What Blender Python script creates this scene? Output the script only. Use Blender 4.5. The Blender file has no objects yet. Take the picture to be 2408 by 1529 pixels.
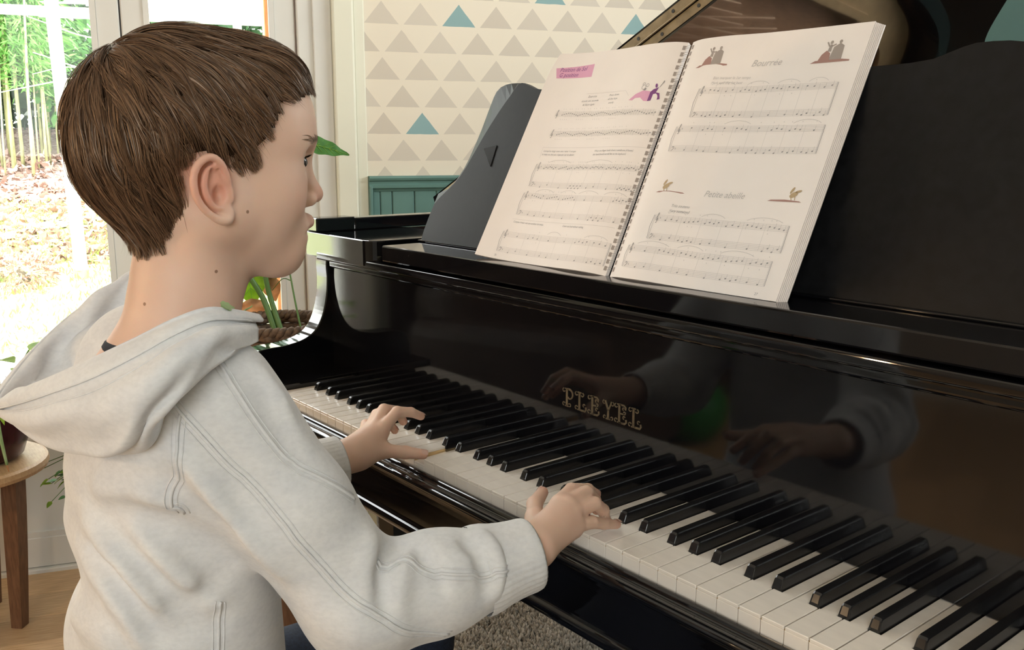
import bpy, bmesh, math, random
import numpy as np
from mathutils import Vector, Matrix

# ------------------------------------------------------------------ camera, world, light
KZ = 0.735                      # height of the white key tops above the floor; geometry below is written relative to it
SC = bpy.context.scene
COL = SC.collection
CAM_POS = (1.37034, -0.62293, 0.39346 + KZ)
CAM_ROWS = ((0.6296508, 0.77687732, 0.00122661),      # right
            (-0.14851267, 0.11881786, 0.98174656),    # up
            (0.76255089, -0.61833967, 0.19018989))    # back
cam_data = bpy.data.cameras.new('camera')
cam_data.sensor_width = 36.0
cam_data.lens = 2169.137 / 2408.0 * 36.0
cam_data.clip_start = 0.02
cam_data.clip_end = 200
cam = bpy.data.objects.new('camera', cam_data)
COL.objects.link(cam)
cam.matrix_world = Matrix(((CAM_ROWS[0][0], CAM_ROWS[1][0], CAM_ROWS[2][0], CAM_POS[0]),
                           (CAM_ROWS[0][1], CAM_ROWS[1][1], CAM_ROWS[2][1], CAM_POS[1]),
                           (CAM_ROWS[0][2], CAM_ROWS[1][2], CAM_ROWS[2][2], CAM_POS[2]),
                           (0, 0, 0, 1)))
SC.camera = cam
vs = SC.view_settings
vs.view_transform = 'Standard'
vs.look = 'None'
vs.gamma = 1.0
vs.use_curve_mapping = False
vs.exposure = 1.58

world = bpy.data.worlds.new('overcast_sky')
SC.world = world
world.use_nodes = True
wn = world.node_tree.nodes
wl = world.node_tree.links
bg = wn['Background']
sky = wn.new('ShaderNodeTexSky')
sky.sky_type = 'NISHITA'
sky.sun_disc = False
sky.sun_elevation = math.radians(38)
sky.sun_rotation = math.radians(200)
sky.air_density = 1.6
sky.dust_density = 6.0
hazemix = wn.new('ShaderNodeMixRGB')
hazemix.inputs[0].default_value = 0.75
hazemix.inputs[2].default_value = (1.0, 0.99, 0.975, 1)
skymul = wn.new('ShaderNodeMixRGB')
skymul.blend_type = 'MULTIPLY'
skymul.inputs[0].default_value = 1.0
skymul.inputs[2].default_value = (0.10, 0.10, 0.10, 1)
wl.new(sky.outputs[0], skymul.inputs[1])
wl.new(skymul.outputs[0], hazemix.inputs[1])
wl.new(hazemix.outputs[0], bg.inputs[0])
bg.inputs[1].default_value = 4.2

sun_data = bpy.data.lights.new('sun', 'SUN')
sun_data.energy = 3.0
sun_data.angle = math.radians(6)
sun_data.color = (1.0, 0.96, 0.88)
sun = bpy.data.objects.new('sun', sun_data)
COL.objects.link(sun)
sun.rotation_euler = (math.radians(38), 0, math.radians(-150))

# room frame: s runs along the window wall, t runs into the room, z is height above the floor
WA = math.radians(70)
WD = np.array([math.cos(WA), math.sin(WA), 0.0])
WN = np.array([math.sin(WA), -math.cos(WA), 0.0])
W0 = np.array([-1.19, -0.075, 0.0])
def wf(s, t, z):                # room frame -> world
    return W0 + WD * s + WN * t + np.array([0, 0, z])

# ------------------------------------------------------------------ helpers
def world_loc(o):
    v = Vector((0, 0, 0))
    while o is not None:
        v += o.location
        o = o.parent
    return v

def obj(name, me, mat=None, parent=None, loc=None):
    o = bpy.data.objects.new(name, me)
    COL.objects.link(o)
    if mat is not None and me is not None and len(me.materials) == 0:
        for m in (mat if isinstance(mat, (list, tuple)) else [mat]):
            me.materials.append(m)
    if parent is not None:
        o.parent = parent
    if loc is not None:
        o.location = loc
    return o

def mesh(name, verts, faces, smooth=False):
    me = bpy.data.meshes.new(name)
    verts = np.asarray(verts, dtype=float)
    me.from_pydata(verts.tolist(), [], [tuple(int(i) for i in f) for f in faces])
    if smooth:
        me.polygons.foreach_set('use_smooth', np.ones(len(me.polygons), dtype=bool))
    me.update()
    return me

def mesh_np(name, V, F, smooth=True):
    """fast mesh from arrays, F is (n,3) or (n,4)"""
    me = bpy.data.meshes.new(name)
    V = np.asarray(V, dtype=np.float32)
    F = np.asarray(F, dtype=np.int32)
    k = F.shape[1]
    me.vertices.add(len(V))
    me.vertices.foreach_set('co', V.ravel())
    me.loops.add(len(F) * k)
    me.loops.foreach_set('vertex_index', F.ravel())
    me.polygons.add(len(F))
    me.polygons.foreach_set('loop_start', np.arange(0, len(F) * k, k, dtype=np.int32))
    me.update(calc_edges=True)
    if smooth:
        me.polygons.foreach_set('use_smooth', np.ones(len(F), dtype=bool))
    me.validate()
    return me

def part(name, verts, faces, mat, parent=None, smooth=False, key=True):
    """verts in world x, y and height over the key tops (key=True) or over the floor; stored relative to the parent"""
    v = np.array(verts, dtype=float)
    if key:
        v[:, 2] += KZ
    if parent is not None:
        v = v - np.array(world_loc(parent))
    return obj(name, mesh(name, v, faces, smooth), mat, parent)

def part_np(name, V, F, mat, parent=None, smooth=True, key=True):
    v = np.array(V, dtype=float)
    if key:
        v[:, 2] += KZ
    if parent is not None:
        v = v - np.array(world_loc(parent))
    return obj(name, mesh_np(name, v, F, smooth), mat, parent)

def empty(name, loc):
    o = bpy.data.objects.new(name, None)
    COL.objects.link(o)
    o.location = loc
    o.empty_display_size = 0.05
    return o

def tag(o, label, cat, group=None, kind=None):
    o['label'] = label
    o['category'] = cat
    if group:
        o['group'] = group
    if kind:
        o['kind'] = kind
    return o

def structure(o):
    o['kind'] = 'structure'
    return o

def stuff(o):
    o['kind'] = 'stuff'
    return o

def bm_out(bm, name=None):
    v = np.array([x.co[:] for x in bm.verts]).reshape(-1, 3)
    bm.verts.index_update()
    f = [[x.index for x in p.verts] for p in bm.faces]
    bm.free()
    return v, f

def box(lo, hi, r=0.0, seg=2):
    bm = bmesh.new()
    bmesh.ops.create_cube(bm, size=1.0)
    lo = np.array(lo, float); hi = np.array(hi, float)
    for v in bm.verts:
        c = np.array(v.co[:]) + 0.5
        v.co = Vector(lo + c * (hi - lo))
    if r > 0:
        bmesh.ops.bevel(bm, geom=list(bm.edges), offset=r, segments=seg, profile=0.5, affect='EDGES')
    return bm_out(bm)

def prism(poly, axis, a, b, r=0.0, seg=2):
    """closed 2D polygon extruded along axis ('x','y','z') from a to b"""
    n = len(poly)
    V = []
    for q in (a, b):
        for p in poly:
            if axis == 'x':
                V.append((q, p[0], p[1]))
            elif axis == 'y':
                V.append((p[0], q, p[1]))
            else:
                V.append((p[0], p[1], q))
    F = [list(range(n))[::-1], list(range(n, 2 * n))]
    F += [[i, (i + 1) % n, n + (i + 1) % n, n + i] for i in range(n)]
    bm = bmesh.new()
    vs_ = [bm.verts.new(v) for v in V]
    for f in F:
        bm.faces.new([vs_[i] for i in f])
    bmesh.ops.recalc_face_normals(bm, faces=list(bm.faces))
    if r > 0:
        es = [e for e in bm.edges if len(e.link_faces) == 2 and e.calc_face_angle(0) > 0.5]
        bmesh.ops.bevel(bm, geom=es, offset=r, segments=seg, profile=0.5, affect='EDGES', clamp_overlap=True)
    return bm_out(bm)

def join(*vf):
    V = []; F = []; n = 0
    for v, f in vf:
        V.append(np.asarray(v, float)); F += [[i + n for i in q] for q in f]; n += len(v)
    return np.concatenate(V), F

def catmull(P, n=8, closed=False):
    P = np.asarray(P, float)
    if closed:
        Q = np.concatenate([P[-1:], P, P[:2]])
    else:
        Q = np.concatenate([2 * P[:1] - P[1:2], P, 2 * P[-1:] - P[-2:-1]])
    out = []
    for i in range(1, len(Q) - 2):
        for k in range(n):
            t = k / n
            a, b, c, d = Q[i - 1], Q[i], Q[i + 1], Q[i + 2]
            out.append(0.5 * (2 * b + (c - a) * t + (2 * a - 5 * b + 4 * c - d) * t * t + (3 * b - a - 3 * c + d) * t ** 3))
    if not closed:
        out.append(Q[-2])
    return np.array(out)

def tube(P, r, n=8, caps=True):
    """round tube through points; r number or per point"""
    P = np.asarray(P, float)
    r = np.broadcast_to(np.asarray(r, float), (len(P),))
    T = np.gradient(P, axis=0)
    T /= np.linalg.norm(T, axis=1)[:, None] + 1e-12
    up = np.array([0, 0, 1.0]) if abs(T[0][2]) < 0.9 else np.array([1.0, 0, 0])
    U = np.cross(up, T[0]); U /= np.linalg.norm(U)
    V = []
    for i in range(len(P)):
        U = U - T[i] * (U @ T[i]); U /= np.linalg.norm(U) + 1e-12
        B = np.cross(T[i], U)
        for k in range(n):
            a = 2 * math.pi * k / n
            V.append(P[i] + r[i] * (U * math.cos(a) + B * math.sin(a)))
    F = [[i * n + k, i * n + (k + 1) % n, (i + 1) * n + (k + 1) % n, (i + 1) * n + k] for i in range(len(P) - 1) for k in range(n)]
    if caps:
        F += [list(range(n))[::-1], list(range((len(P) - 1) * n, len(P) * n))]
    return np.array(V), F

def lathe(prof, n=32, center=(0, 0)):
    """profile (r, z) around a vertical axis"""
    V = []; F = []
    for r, z in prof:
        for k in range(n):
            a = 2 * math.pi * k / n
            V.append((center[0] + r * math.cos(a), center[1] + r * math.sin(a), z))
    for i in range(len(prof) - 1):
        for k in range(n):
            F.append([i * n + k, i * n + (k + 1) % n, (i + 1) * n + (k + 1) % n, (i + 1) * n + k])
    return np.array(V), F

def copy_tree(o, parent=None):
    c = o.copy()
    COL.objects.link(c)
    c.parent = parent
    for ch in o.children:
        copy_tree(ch, c)
    return c

# ------------------------------------------------------------------ materials
def nt(m):
    return m.node_tree.nodes, m.node_tree.links

def material(name, color, rough=0.5, metal=0.0, noise=0.0, nscale=30.0, bump=0.0, bscale=200.0, spec=0.5, coat=0.0,
             rvar=0.0, stretch=None, sheen=0.0, sss=0.0, color2=None, emis=None, detail=4.0):
    m = bpy.data.materials.new(name)
    m.use_nodes = True
    n, l = nt(m)
    b = n['Principled BSDF']
    b.inputs['Base Color'].default_value = (*color, 1)
    b.inputs['Roughness'].default_value = rough
    b.inputs['Metallic'].default_value = metal
    b.inputs['Specular IOR Level'].default_value = spec
    b.inputs['Coat Weight'].default_value = coat
    b.inputs['Coat Roughness'].default_value = 0.03
    if sheen:
        b.inputs['Sheen Weight'].default_value = sheen
        b.inputs['Sheen Roughness'].default_value = 0.5
    if sss:
        b.inputs['Subsurface Weight'].default_value = sss
    if emis:
        b.inputs['Emission Color'].default_value = (*emis[0], 1)
        b.inputs['Emission Strength'].default_value = emis[1]
    tc = n.new('ShaderNodeTexCoord')
    src = tc.outputs['Object']
    if stretch:
        mp = n.new('ShaderNodeMapping')
        mp.inputs['Scale'].default_value = stretch
        l.new(src, mp.inputs['Vector'])
        src = mp.outputs['Vector']
    if noise or rvar or color2:
        tx = n.new('ShaderNodeTexNoise')
        tx.inputs['Scale'].default_value = nscale
        tx.inputs['Detail'].default_value = detail
        l.new(src, tx.inputs['Vector'])
        if noise or color2:
            rp = n.new('ShaderNodeValToRGB')
            c2 = color2 if color2 else tuple(min(1, c * (1 + noise)) for c in color)
            c1 = color if color2 else tuple(c * (1 - noise) for c in color)
            rp.color_ramp.elements[0].color = (*c1, 1)
            rp.color_ramp.elements[1].color = (*c2, 1)
            rp.color_ramp.elements[0].position = 0.32
            rp.color_ramp.elements[1].position = 0.68
            l.new(tx.outputs[0], rp.inputs[0])
            l.new(rp.outputs[0], b.inputs['Base Color'])
        if rvar:
            mr = n.new('ShaderNodeMapRange')
            mr.inputs['To Min'].default_value = max(0, rough - rvar)
            mr.inputs['To Max'].default_value = rough + rvar
            l.new(tx.outputs[0], mr.inputs[0])
            l.new(mr.outputs[0], b.inputs['Roughness'])
    if bump:
        tb = n.new('ShaderNodeTexNoise')
        tb.inputs['Scale'].default_value = bscale
        tb.inputs['Detail'].default_value = 3
        l.new(src, tb.inputs['Vector'])
        bp = n.new('ShaderNodeBump')
        bp.inputs['Strength'].default_value = bump
        bp.inputs['Distance'].default_value = 0.002
        l.new(tb.outputs[0], bp.inputs['Height'])
        l.new(bp.outputs[0], b.inputs['Normal'])
    return m

M = {}
M['lacquer'] = material('black_piano_lacquer', (0.0035, 0.0035, 0.0045), 0.06, spec=0.6, rvar=0.03, nscale=9)
M['lacquer_lid'] = material('polished_lid_lacquer', (0.004, 0.0035, 0.0035), 0.08, spec=1.0, coat=1.0)
M['lacquer_dusty'] = material('dusty_black_lacquer', (0.0065, 0.0068, 0.0075), 0.40, noise=0.25, nscale=90, spec=0.22, rvar=0.08, bump=0.04, bscale=900)
M['lacquer_edge'] = material('black_lacquer_edge', (0.010, 0.011, 0.014), 0.5, spec=0.3)  # slightly paler, bluer black than the desk face
M['ivory'] = material('ivory_key_covering', (0.80, 0.74, 0.67), 0.15, noise=0.05, nscale=14, stretch=(1, 6, 1))
M['key_wood'] = material('key_side_wood', (0.72, 0.50, 0.25), 0.55, noise=0.2, nscale=60, stretch=(8, 1, 8))
M['ebony'] = material('ebony_sharp_key', (0.008, 0.008, 0.009), 0.2, spec=0.5, rvar=0.05, nscale=50)
M['brass'] = material('aged_brass', (0.30, 0.235, 0.15), 0.42, 1.0, noise=0.2, nscale=60)
M['brass_letter'] = material('worn_gilt_letters', (0.17, 0.125, 0.075), 0.45, 0.5, noise=0.25, nscale=200)
M['plate'] = material('bronze_iron_plate', (0.55, 0.36, 0.18), 0.45, 0.5, noise=0.15, nscale=25)
M['string'] = material('copper_wound_string', (0.62, 0.40, 0.26), 0.35, 1.0)
M['felt_red'] = material('red_felt', (0.45, 0.02, 0.05), 0.95)
M['soundboard'] = material('soundboard_spruce', (0.48, 0.26, 0.14), 0.5, noise=0.2, nscale=40, stretch=(8, 1, 1))
M['white_paint'] = material('white_gloss_paint', (0.75, 0.735, 0.69), 0.45, noise=0.03, nscale=6)
M['cream_paint'] = material('cream_wall_paint', (0.82, 0.80, 0.66), 0.6, noise=0.02, nscale=4)
M['teal_paint'] = material('teal_wainscot_paint', (0.125, 0.245, 0.215), 0.5, noise=0.06, nscale=12)
M['dark_panel'] = material('dark_reflection_panel', (0.018, 0.013, 0.010), 0.5)
M['teal_wall'] = material('teal_wall_paint', (0.15, 0.30, 0.31), 0.7, noise=0.04, nscale=6)
M['taupe_wall'] = material('taupe_wall_paint', (0.36, 0.32, 0.27), 0.8, noise=0.03, nscale=4)
M['ceiling'] = material('white_ceiling_paint', (0.86, 0.85, 0.82), 0.85)
M['rubber'] = material('black_seal', (0.02, 0.02, 0.02), 0.6)
M['larch'] = material('orange_larch_wood', (0.62, 0.26, 0.09), 0.55, noise=0.2, nscale=30, stretch=(8, 8, 1))
# ------------------------------------------------------------------ the room
def rverts(v):
    v = np.array(v, float)
    return np.stack([v[:, 0], -v[:, 1], v[:, 2]], 1)

def rpart(name, vf, mat, parent=None, smooth=False):
    """geometry in room coordinates (s, t, z)"""
    v, f = vf
    me = mesh(name, rverts(v), [q[::-1] for q in f], smooth)
    o = obj(name, me, mat, parent)
    if parent is None:
        o.location = Vector(W0)
        o.rotation_euler = (0, 0, WA)
    return o

def triangle_paper():
    m = bpy.data.materials.new('triangle_wallpaper')
    m.use_nodes = True
    n, l = nt(m)
    b = n['Principled BSDF']
    b.inputs['Roughness'].default_value = 0.75
    tc = n.new('ShaderNodeTexCoord')
    sp = n.new('ShaderNodeSeparateXYZ')
    l.new(tc.outputs['Object'], sp.inputs[0])
    def mth(op, a, bb=None, c=None):
        k = n.new('ShaderNodeMath'); k.operation = op
        for i, q in enumerate((a, bb, c)):
            if q is None:
                continue
            if isinstance(q, (int, float)):
                k.inputs[i].default_value = q
            else:
                l.new(q, k.inputs[i])
        return k.outputs[0]
    PX, PZ = 0.1092, 0.0735
    # wobble of the hand painted edges
    nz = n.new('ShaderNodeTexNoise'); nz.inputs['Scale'].default_value = 22
    l.new(tc.outputs['Object'], nz.inputs['Vector'])
    wob = mth('MULTIPLY', mth('SUBTRACT', nz.outputs[0], 0.5), 0.0035)
    zz = mth('DIVIDE', mth('SUBTRACT', mth('ADD', sp.outputs['Z'], wob), 1.456 - PZ * 12), PZ)
    row = mth('FLOOR', zz)                      # row 12 is the row based at 1.456
    fz = mth('FRACT', zz)
    odd = mth('MODULO', row, 2.0)
    xx = mth('ADD', mth('DIVIDE', mth('SUBTRACT', mth('ADD', sp.outputs['X'], wob), 0.878 - PX * 10.5), PX), mth('MULTIPLY', odd, -0.5))
    colid = mth('FLOOR', xx)                    # even rows: column 10 is centred on 0.878
    fx = mth('ABSOLUTE', mth('SUBTRACT', mth('FRACT', xx), 0.5))
    hgt = 0.80
    lim = mth('MULTIPLY', mth('SUBTRACT', 1.0, mth('DIVIDE', fz, hgt)), 0.44)
    inside = mth('LESS_THAN', fx, lim)
    wn_ = n.new('ShaderNodeTexWhiteNoise'); wn_.noise_dimensions = '2D'
    cx = n.new('ShaderNodeCombineXYZ')
    l.new(row, cx.inputs[0]); l.new(colid, cx.inputs[1])
    l.new(cx.outputs[0], wn_.inputs['Vector'])
    grey = n.new('ShaderNodeMixRGB')
    grey.inputs[1].default_value = (0.63, 0.555, 0.455, 1)
    grey.inputs[2].default_value = (0.675, 0.605, 0.505, 1)
    l.new(wn_.outputs[0], grey.inputs[0])
    teal = None
    for r_, c_ in ((12, 12), (12, 17), (13, 14), (8, 11), (15, 19), (10, 21), (14, 25), (16, 12), (9, 24), (18, 16)):
        k = mth('MULTIPLY', mth('COMPARE', row, float(r_), 0.1), mth('COMPARE', colid, float(c_), 0.1))
        teal = k if teal is None else mth('MAXIMUM', teal, k)
    tmix = n.new('ShaderNodeMixRGB')
    tmix.inputs[2].default_value = (0.27, 0.42, 0.42, 1)
    l.new(teal, tmix.inputs[0]); l.new(grey.outputs[0], tmix.inputs[1])
    fin = n.new('ShaderNodeMixRGB')
    fin.inputs[1].default_value = (0.82, 0.735, 0.60, 1)
    l.new(inside, fin.inputs[0]); l.new(tmix.outputs[0], fin.inputs[2])
    l.new(fin.outputs[0], b.inputs['Base Color'])
    return m
M['triangles'] = triangle_paper()

def wood_floor_mat():
    m = material('oak_floor_wood', (0.50, 0.315, 0.165), 0.42, nscale=14, stretch=(1.2, 14, 4), color2=(0.68, 0.47, 0.275), detail=6)
    n, l = nt(m)
    b = n['Principled BSDF']
    oi = n.new('ShaderNodeObjectInfo')
    hs = n.new('ShaderNodeHueSaturation')
    mr = n.new('ShaderNodeMapRange')
    mr.inputs['To Min'].default_value = 0.8; mr.inputs['To Max'].default_value = 1.15
    l.new(oi.outputs['Random'], mr.inputs[0]); l.new(mr.outputs[0], hs.inputs['Value'])
    src = b.inputs['Base Color'].links[0].from_socket
    l.new(src, hs.inputs['Color']); l.new(hs.outputs[0], b.inputs['Base Color'])
    return m
M['oak_floor'] = wood_floor_mat()

def glass_mat():
    m = bpy.data.materials.new('window_glass')
    m.use_nodes = True
    n, l = nt(m)
    for x in list(n):
        if x.type != 'OUTPUT_MATERIAL':
            n.remove(x)
    out = [x for x in n if x.type == 'OUTPUT_MATERIAL'][0]
    tr = n.new('ShaderNodeBsdfTransparent'); tr.inputs[0].default_value = (0.97, 0.985, 0.98, 1)
    gl = n.new('ShaderNodeBsdfGlossy'); gl.inputs['Roughness'].default_value = 0.01
    fr = n.new('ShaderNodeFresnel'); fr.inputs[0].default_value = 1.25
    mx = n.new('ShaderNodeMixShader')
    l.new(fr.outputs[0], mx.inputs[0]); l.new(tr.outputs[0], mx.inputs[1]); l.new(gl.outputs[0], mx.inputs[2])
    l.new(mx.outputs[0], out.inputs[0])
    return m
M['glass'] = glass_mat()

S0, S1, T1, CH = -2.7, 2.75, 4.3, 2.6
# floor: a dark subfloor carries the planks
floor = structure(rpart('floor', box((S0, 0.0, -0.12), (S1, T1, -0.014)), M['rubber']))
PW = 0.128
rng = random.Random(4)
full = None
for i in range(int(T1 / PW) + 1):
    t0 = i * PW
    t1 = min(t0 + PW - 0.0012, T1)
    s = S0 - rng.random() * 1.2
    while s < S1:
        a, b_ = max(s, S0), min(s + 1.32, S1)
        s += 1.322
        if b_ - a < 0.05:
            continue
        rpart('plank', box((a + 0.0006, t0, -0.016), (b_ - 0.0006, t1, 0.0), 0.0009, 1), M['oak_floor'], floor)
ceil = structure(rpart('ceiling', box((S0, 0, CH), (S1, T1, CH + 0.1)), M['ceiling']))

# window wall: one slab with the opening of the glazed doors
OP0, OP1, OPH = -0.672, 0.695, 2.2
wall_left = structure(rpart('wall_left', prism([(S0, 0), (OP0, 0), (OP0, OPH), (OP1, OPH), (OP1, 0), (S1, 0), (S1, CH), (S0, CH)], 'y', -0.16, 0.0), M['cream_paint']))
rpart('wallpaper', box((0.829, 0.0, 1.03), (S1, 0.004, CH)), M['triangles'], wall_left)
# pier and trims between window and paper
structure(rpart('trim_1', box((0.742, 0.0, 0), (0.800, 0.022, CH), 0.006), M['cream_paint']))
structure(rpart('trim_2', box((0.800, 0.0, 0), (0.829, 0.012, CH), 0.003), M['cream_paint']))
# wainscot
wains = structure(rpart('trim_3', prism([(0.0, 1.047), (0.030, 1.047), (0.033, 1.041), (0.030, 1.035), (0.022, 1.032), (0.022, 1.026), (0.027, 1.022), (0.026, 1.014), (0.018, 1.010), (0.014, 1.004), (0.0, 1.0)], 'x', 0.829, S1), M['teal_paint']))
rpart('corner_post', box((0.829, 0.0, 0), (0.838, 0.030, 1.02), 0.002), M['teal_paint'], wains)
a = 0.8385
k = 0
while a < S1 - 0.02:
    w = 0.0225 if k == 0 else (0.034 if k == 1 else 0.064)
    rpart('board', box((a + 0.001, 0.0, 0), (min(a + w - 0.001, S1), 0.012, 1.008), 0.0025, 1), M['teal_paint'], wains)
    a += w
    k += 1
BWIN = (0.60, 2.40, 0.55, 2.42)
_wb = [(-0.16, 0), (BWIN[0], 0), (BWIN[0], BWIN[3]), (BWIN[1], BWIN[3]), (BWIN[1], BWIN[2]), (BWIN[0] + 1e-4, BWIN[2]), (BWIN[0] + 1e-4, 0), (T1, 0), (T1, CH), (-0.16, CH)]
wall_back = structure(rpart('wall_back', prism(_wb, 'x', S1, S1 + 0.12), M['teal_wall']))
structure(rpart('reflection_panel', box((S1 - 0.02, 0.04, 0), (S1, T1, 0.98), 0.004), M['dark_panel']))  # unseen dark panel, added so the lid's underside reflects something dark
wall_front = structure(rpart('wall_front', box((S0 - 0.12, -0.16, 0), (S0, T1, CH)), M['taupe_wall']))
# wall behind the photographer: one slab with two window openings
def holed(x0, x1, z0, z1, holes):
    """wall polygon with window holes as one bridged outline"""
    poly = [(x0, z0)]
    for (a, b_, c, d) in holes:
        poly += [(a, z0), (a, c), (a, d), (b_, d), (b_, c), (a + 1e-4, c), (a + 1e-4, z0)]
    poly += [(x1, z0), (x1, z1), (x0, z1)]
    return poly
HOLES = [(-1.5, 0.0, 1.0, 2.3)]
wall_right = structure(rpart('wall_right', prism(holed(S0, S1, 0, CH, HOLES), 'y', T1, T1 + 0.14), M['cream_paint']))
def frame_loop(a, b_, c, d, t0, t1, w):
    return join(box((a, t0, c), (b_, t1, c + w)), box((a, t0, d - w), (b_, t1, d)), box((a, t0, c + w), (a + w, t1, d - w)), box((b_ - w, t0, c + w), (b_, t1, d - w)))
wn_i = 2
for (a, b_, c, d) in HOLES:
    fr = structure(rpart('window_%d' % wn_i, frame_loop(a, b_, c, d, T1 + 0.03, T1 + 0.09, 0.06), M['white_paint']))
    mid = (a + b_) / 2
    rpart('mullion', box((mid - 0.03, T1 + 0.03, c + 0.06), (mid + 0.03, T1 + 0.09, d - 0.06), 0.004), M['white_paint'], fr)
    rpart('pane', box((a + 0.06, T1 + 0.058, c + 0.06), (mid - 0.03, T1 + 0.062, d - 0.06)), M['glass'], fr)
    rpart('pane', box((mid + 0.03, T1 + 0.058, c + 0.06), (b_ - 0.06, T1 + 0.062, d - 0.06)), M['glass'], fr)
    wn_i += 1

fr = structure(rpart('window_3', join(box((S1 + 0.03, BWIN[0], BWIN[2]), (S1 + 0.09, BWIN[1], BWIN[2] + 0.06)), box((S1 + 0.03, BWIN[0], BWIN[3] - 0.06), (S1 + 0.09, BWIN[1], BWIN[3])), box((S1 + 0.03, BWIN[0], BWIN[2] + 0.06), (S1 + 0.09, BWIN[0] + 0.06, BWIN[3] - 0.06)), box((S1 + 0.03, BWIN[1] - 0.06, BWIN[2] + 0.06), (S1 + 0.09, BWIN[1], BWIN[3] - 0.06))), M['white_paint']))
rpart('pane', box((S1 + 0.058, BWIN[0] + 0.06, BWIN[2] + 0.06), (S1 + 0.062, BWIN[1] - 0.06, BWIN[3] - 0.06)), M['glass'], fr)
# sampling portals in the window openings
def portal(c, nrm, w_, h_):
    ld = bpy.data.lights.new('window_portal', 'AREA')
    ld.shape = 'RECTANGLE'; ld.size = w_; ld.size_y = h_
    ld.cycles.is_portal = True
    lo = bpy.data.objects.new('window_portal', ld)
    COL.objects.link(lo)
    z_ = -Vector(nrm).normalized()
    lo.matrix_world = Matrix.Translation(Vector(c)) @ (z_.to_track_quat('Z', 'Y').to_matrix().to_4x4())
    return lo
for (a, b_, c, d) in HOLES:
    portal(wf((a + b_) / 2, T1 + 0.02, (c + d) / 2), -WN, b_ - a, d - c)
portal(wf(S1 + 0.02, (BWIN[0] + BWIN[1]) / 2, (BWIN[2] + BWIN[3]) / 2), -WD, BWIN[1] - BWIN[0], BWIN[3] - BWIN[2])
portal(wf((OP0 + OP1) / 2, -0.005, 1.3), WN, OP1 - OP0, 1.8)
# glazed doors to the garden
win = structure(rpart('window_1', join(box((OP0, -0.13, 0), (OP0 + 0.05, -0.02, OPH)), box((0.652, -0.075, 0), (OP1, -0.004, OPH), 0.004), box((OP0, -0.13, OPH - 0.05), (OP1, -0.02, OPH))), M['white_paint']))
rpart('jamb', box((OP1 - 0.002, -0.03, 0), (0.742, 0.004, OPH), 0.003), M['white_paint'], win)
rpart('outer_jamb', box((0.575, -0.155, 0), (0.648, -0.0765, OPH), 0.003), M['larch'], win)
def leaf(a, b_, name):
    st = 0.055
    z0, zp, z1 = 0.012, 0.44, OPH - 0.055
    t0, t1 = -0.062, -0.012
    lf = rpart(name, join(box((a, t0, z0), (a + st, t1, z1), 0.003, 1), box((b_ - st, t0, z0), (b_, t1, z1), 0.003, 1),
                          box((a + st, t0, z0), (b_ - st, t1, z0 + 0.085), 0.003, 1), box((a + st, t0, zp - 0.06), (b_ - st, t1, zp), 0.003, 1),
                          box((a + st, t0, z1 - 0.07), (b_ - st, t1, z1), 0.003, 1)), M['white_paint'], win)
    rpart('lower_panel', box((a + st, t0 + 0.012, z0 + 0.085), (b_ - st, t1 - 0.010, zp - 0.06)), M['white_paint'], lf)
    rpart('panel_moulding', frame_loop(a + st, b_ - st, z0 + 0.085, zp - 0.06, t1 - 0.012, t1 - 0.002, 0.014), M['white_paint'], lf)
    rpart('glazing_bead', frame_loop(a + st - 0.002, b_ - st + 0.002, zp, z1 - 0.07, t1 - 0.012, t1 + 0.004, 0.014), M['white_paint'], lf)
    rpart('pane', box((a + st, -0.040, zp), (b_ - st, -0.036, z1 - 0.07)), M['glass'], lf)
    return lf
leaf(-0.615, -0.206, 'door_leaf')
leaf(-0.199, 0.2165, 'door_leaf')
leaf(0.2205, 0.648, 'door_leaf')
rpart('seal_strip', box((0.2165, -0.050, 0.012), (0.2205, -0.016, OPH - 0.055)), M['rubber'], win)
rpart('threshold', box((OP0 + 0.05, -0.14, -0.02), (0.64, 0.0, 0.011), 0.003, 1), M['white_paint'], win)
structure(rpart('baseboard_front', box((S0, 0.0, 0), (S0 + 0.018, T1, 0.09), 0.004), M['white_paint']))
structure(rpart('baseboard_left', box((S0 + 0.018, 0.0, 0), (OP0 - 0.02, 0.018, 0.09), 0.004), M['white_paint']))
# ------------------------------------------------------------------ the grand piano
piano = empty('grand_piano', (0.611, 0.7, 0.0))
tag(piano, 'glossy black grand piano with its lid raised and an open music desk', 'piano')
P = 0.0235
LET = 'ABCDEFG'
NW = 52
XR = NW * P                     # right end of the keys, 1.222
OFF = {'A': 0.0045, 'C': -0.0035, 'D': 0.0035, 'F': -0.0045, 'G': 0.0}
def pp(name, vf, mat, parent=None, smooth=False):
    return part(name, vf[0], vf[1], mat, parent or piano, smooth)

FB_Y = 0.147                    # front plane of the fallboard
XI0, XI1 = -0.088, XR + 0.088   # inner faces of the arms
XO0, XO1 = -0.131, XR + 0.131   # outer faces of the case
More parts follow.
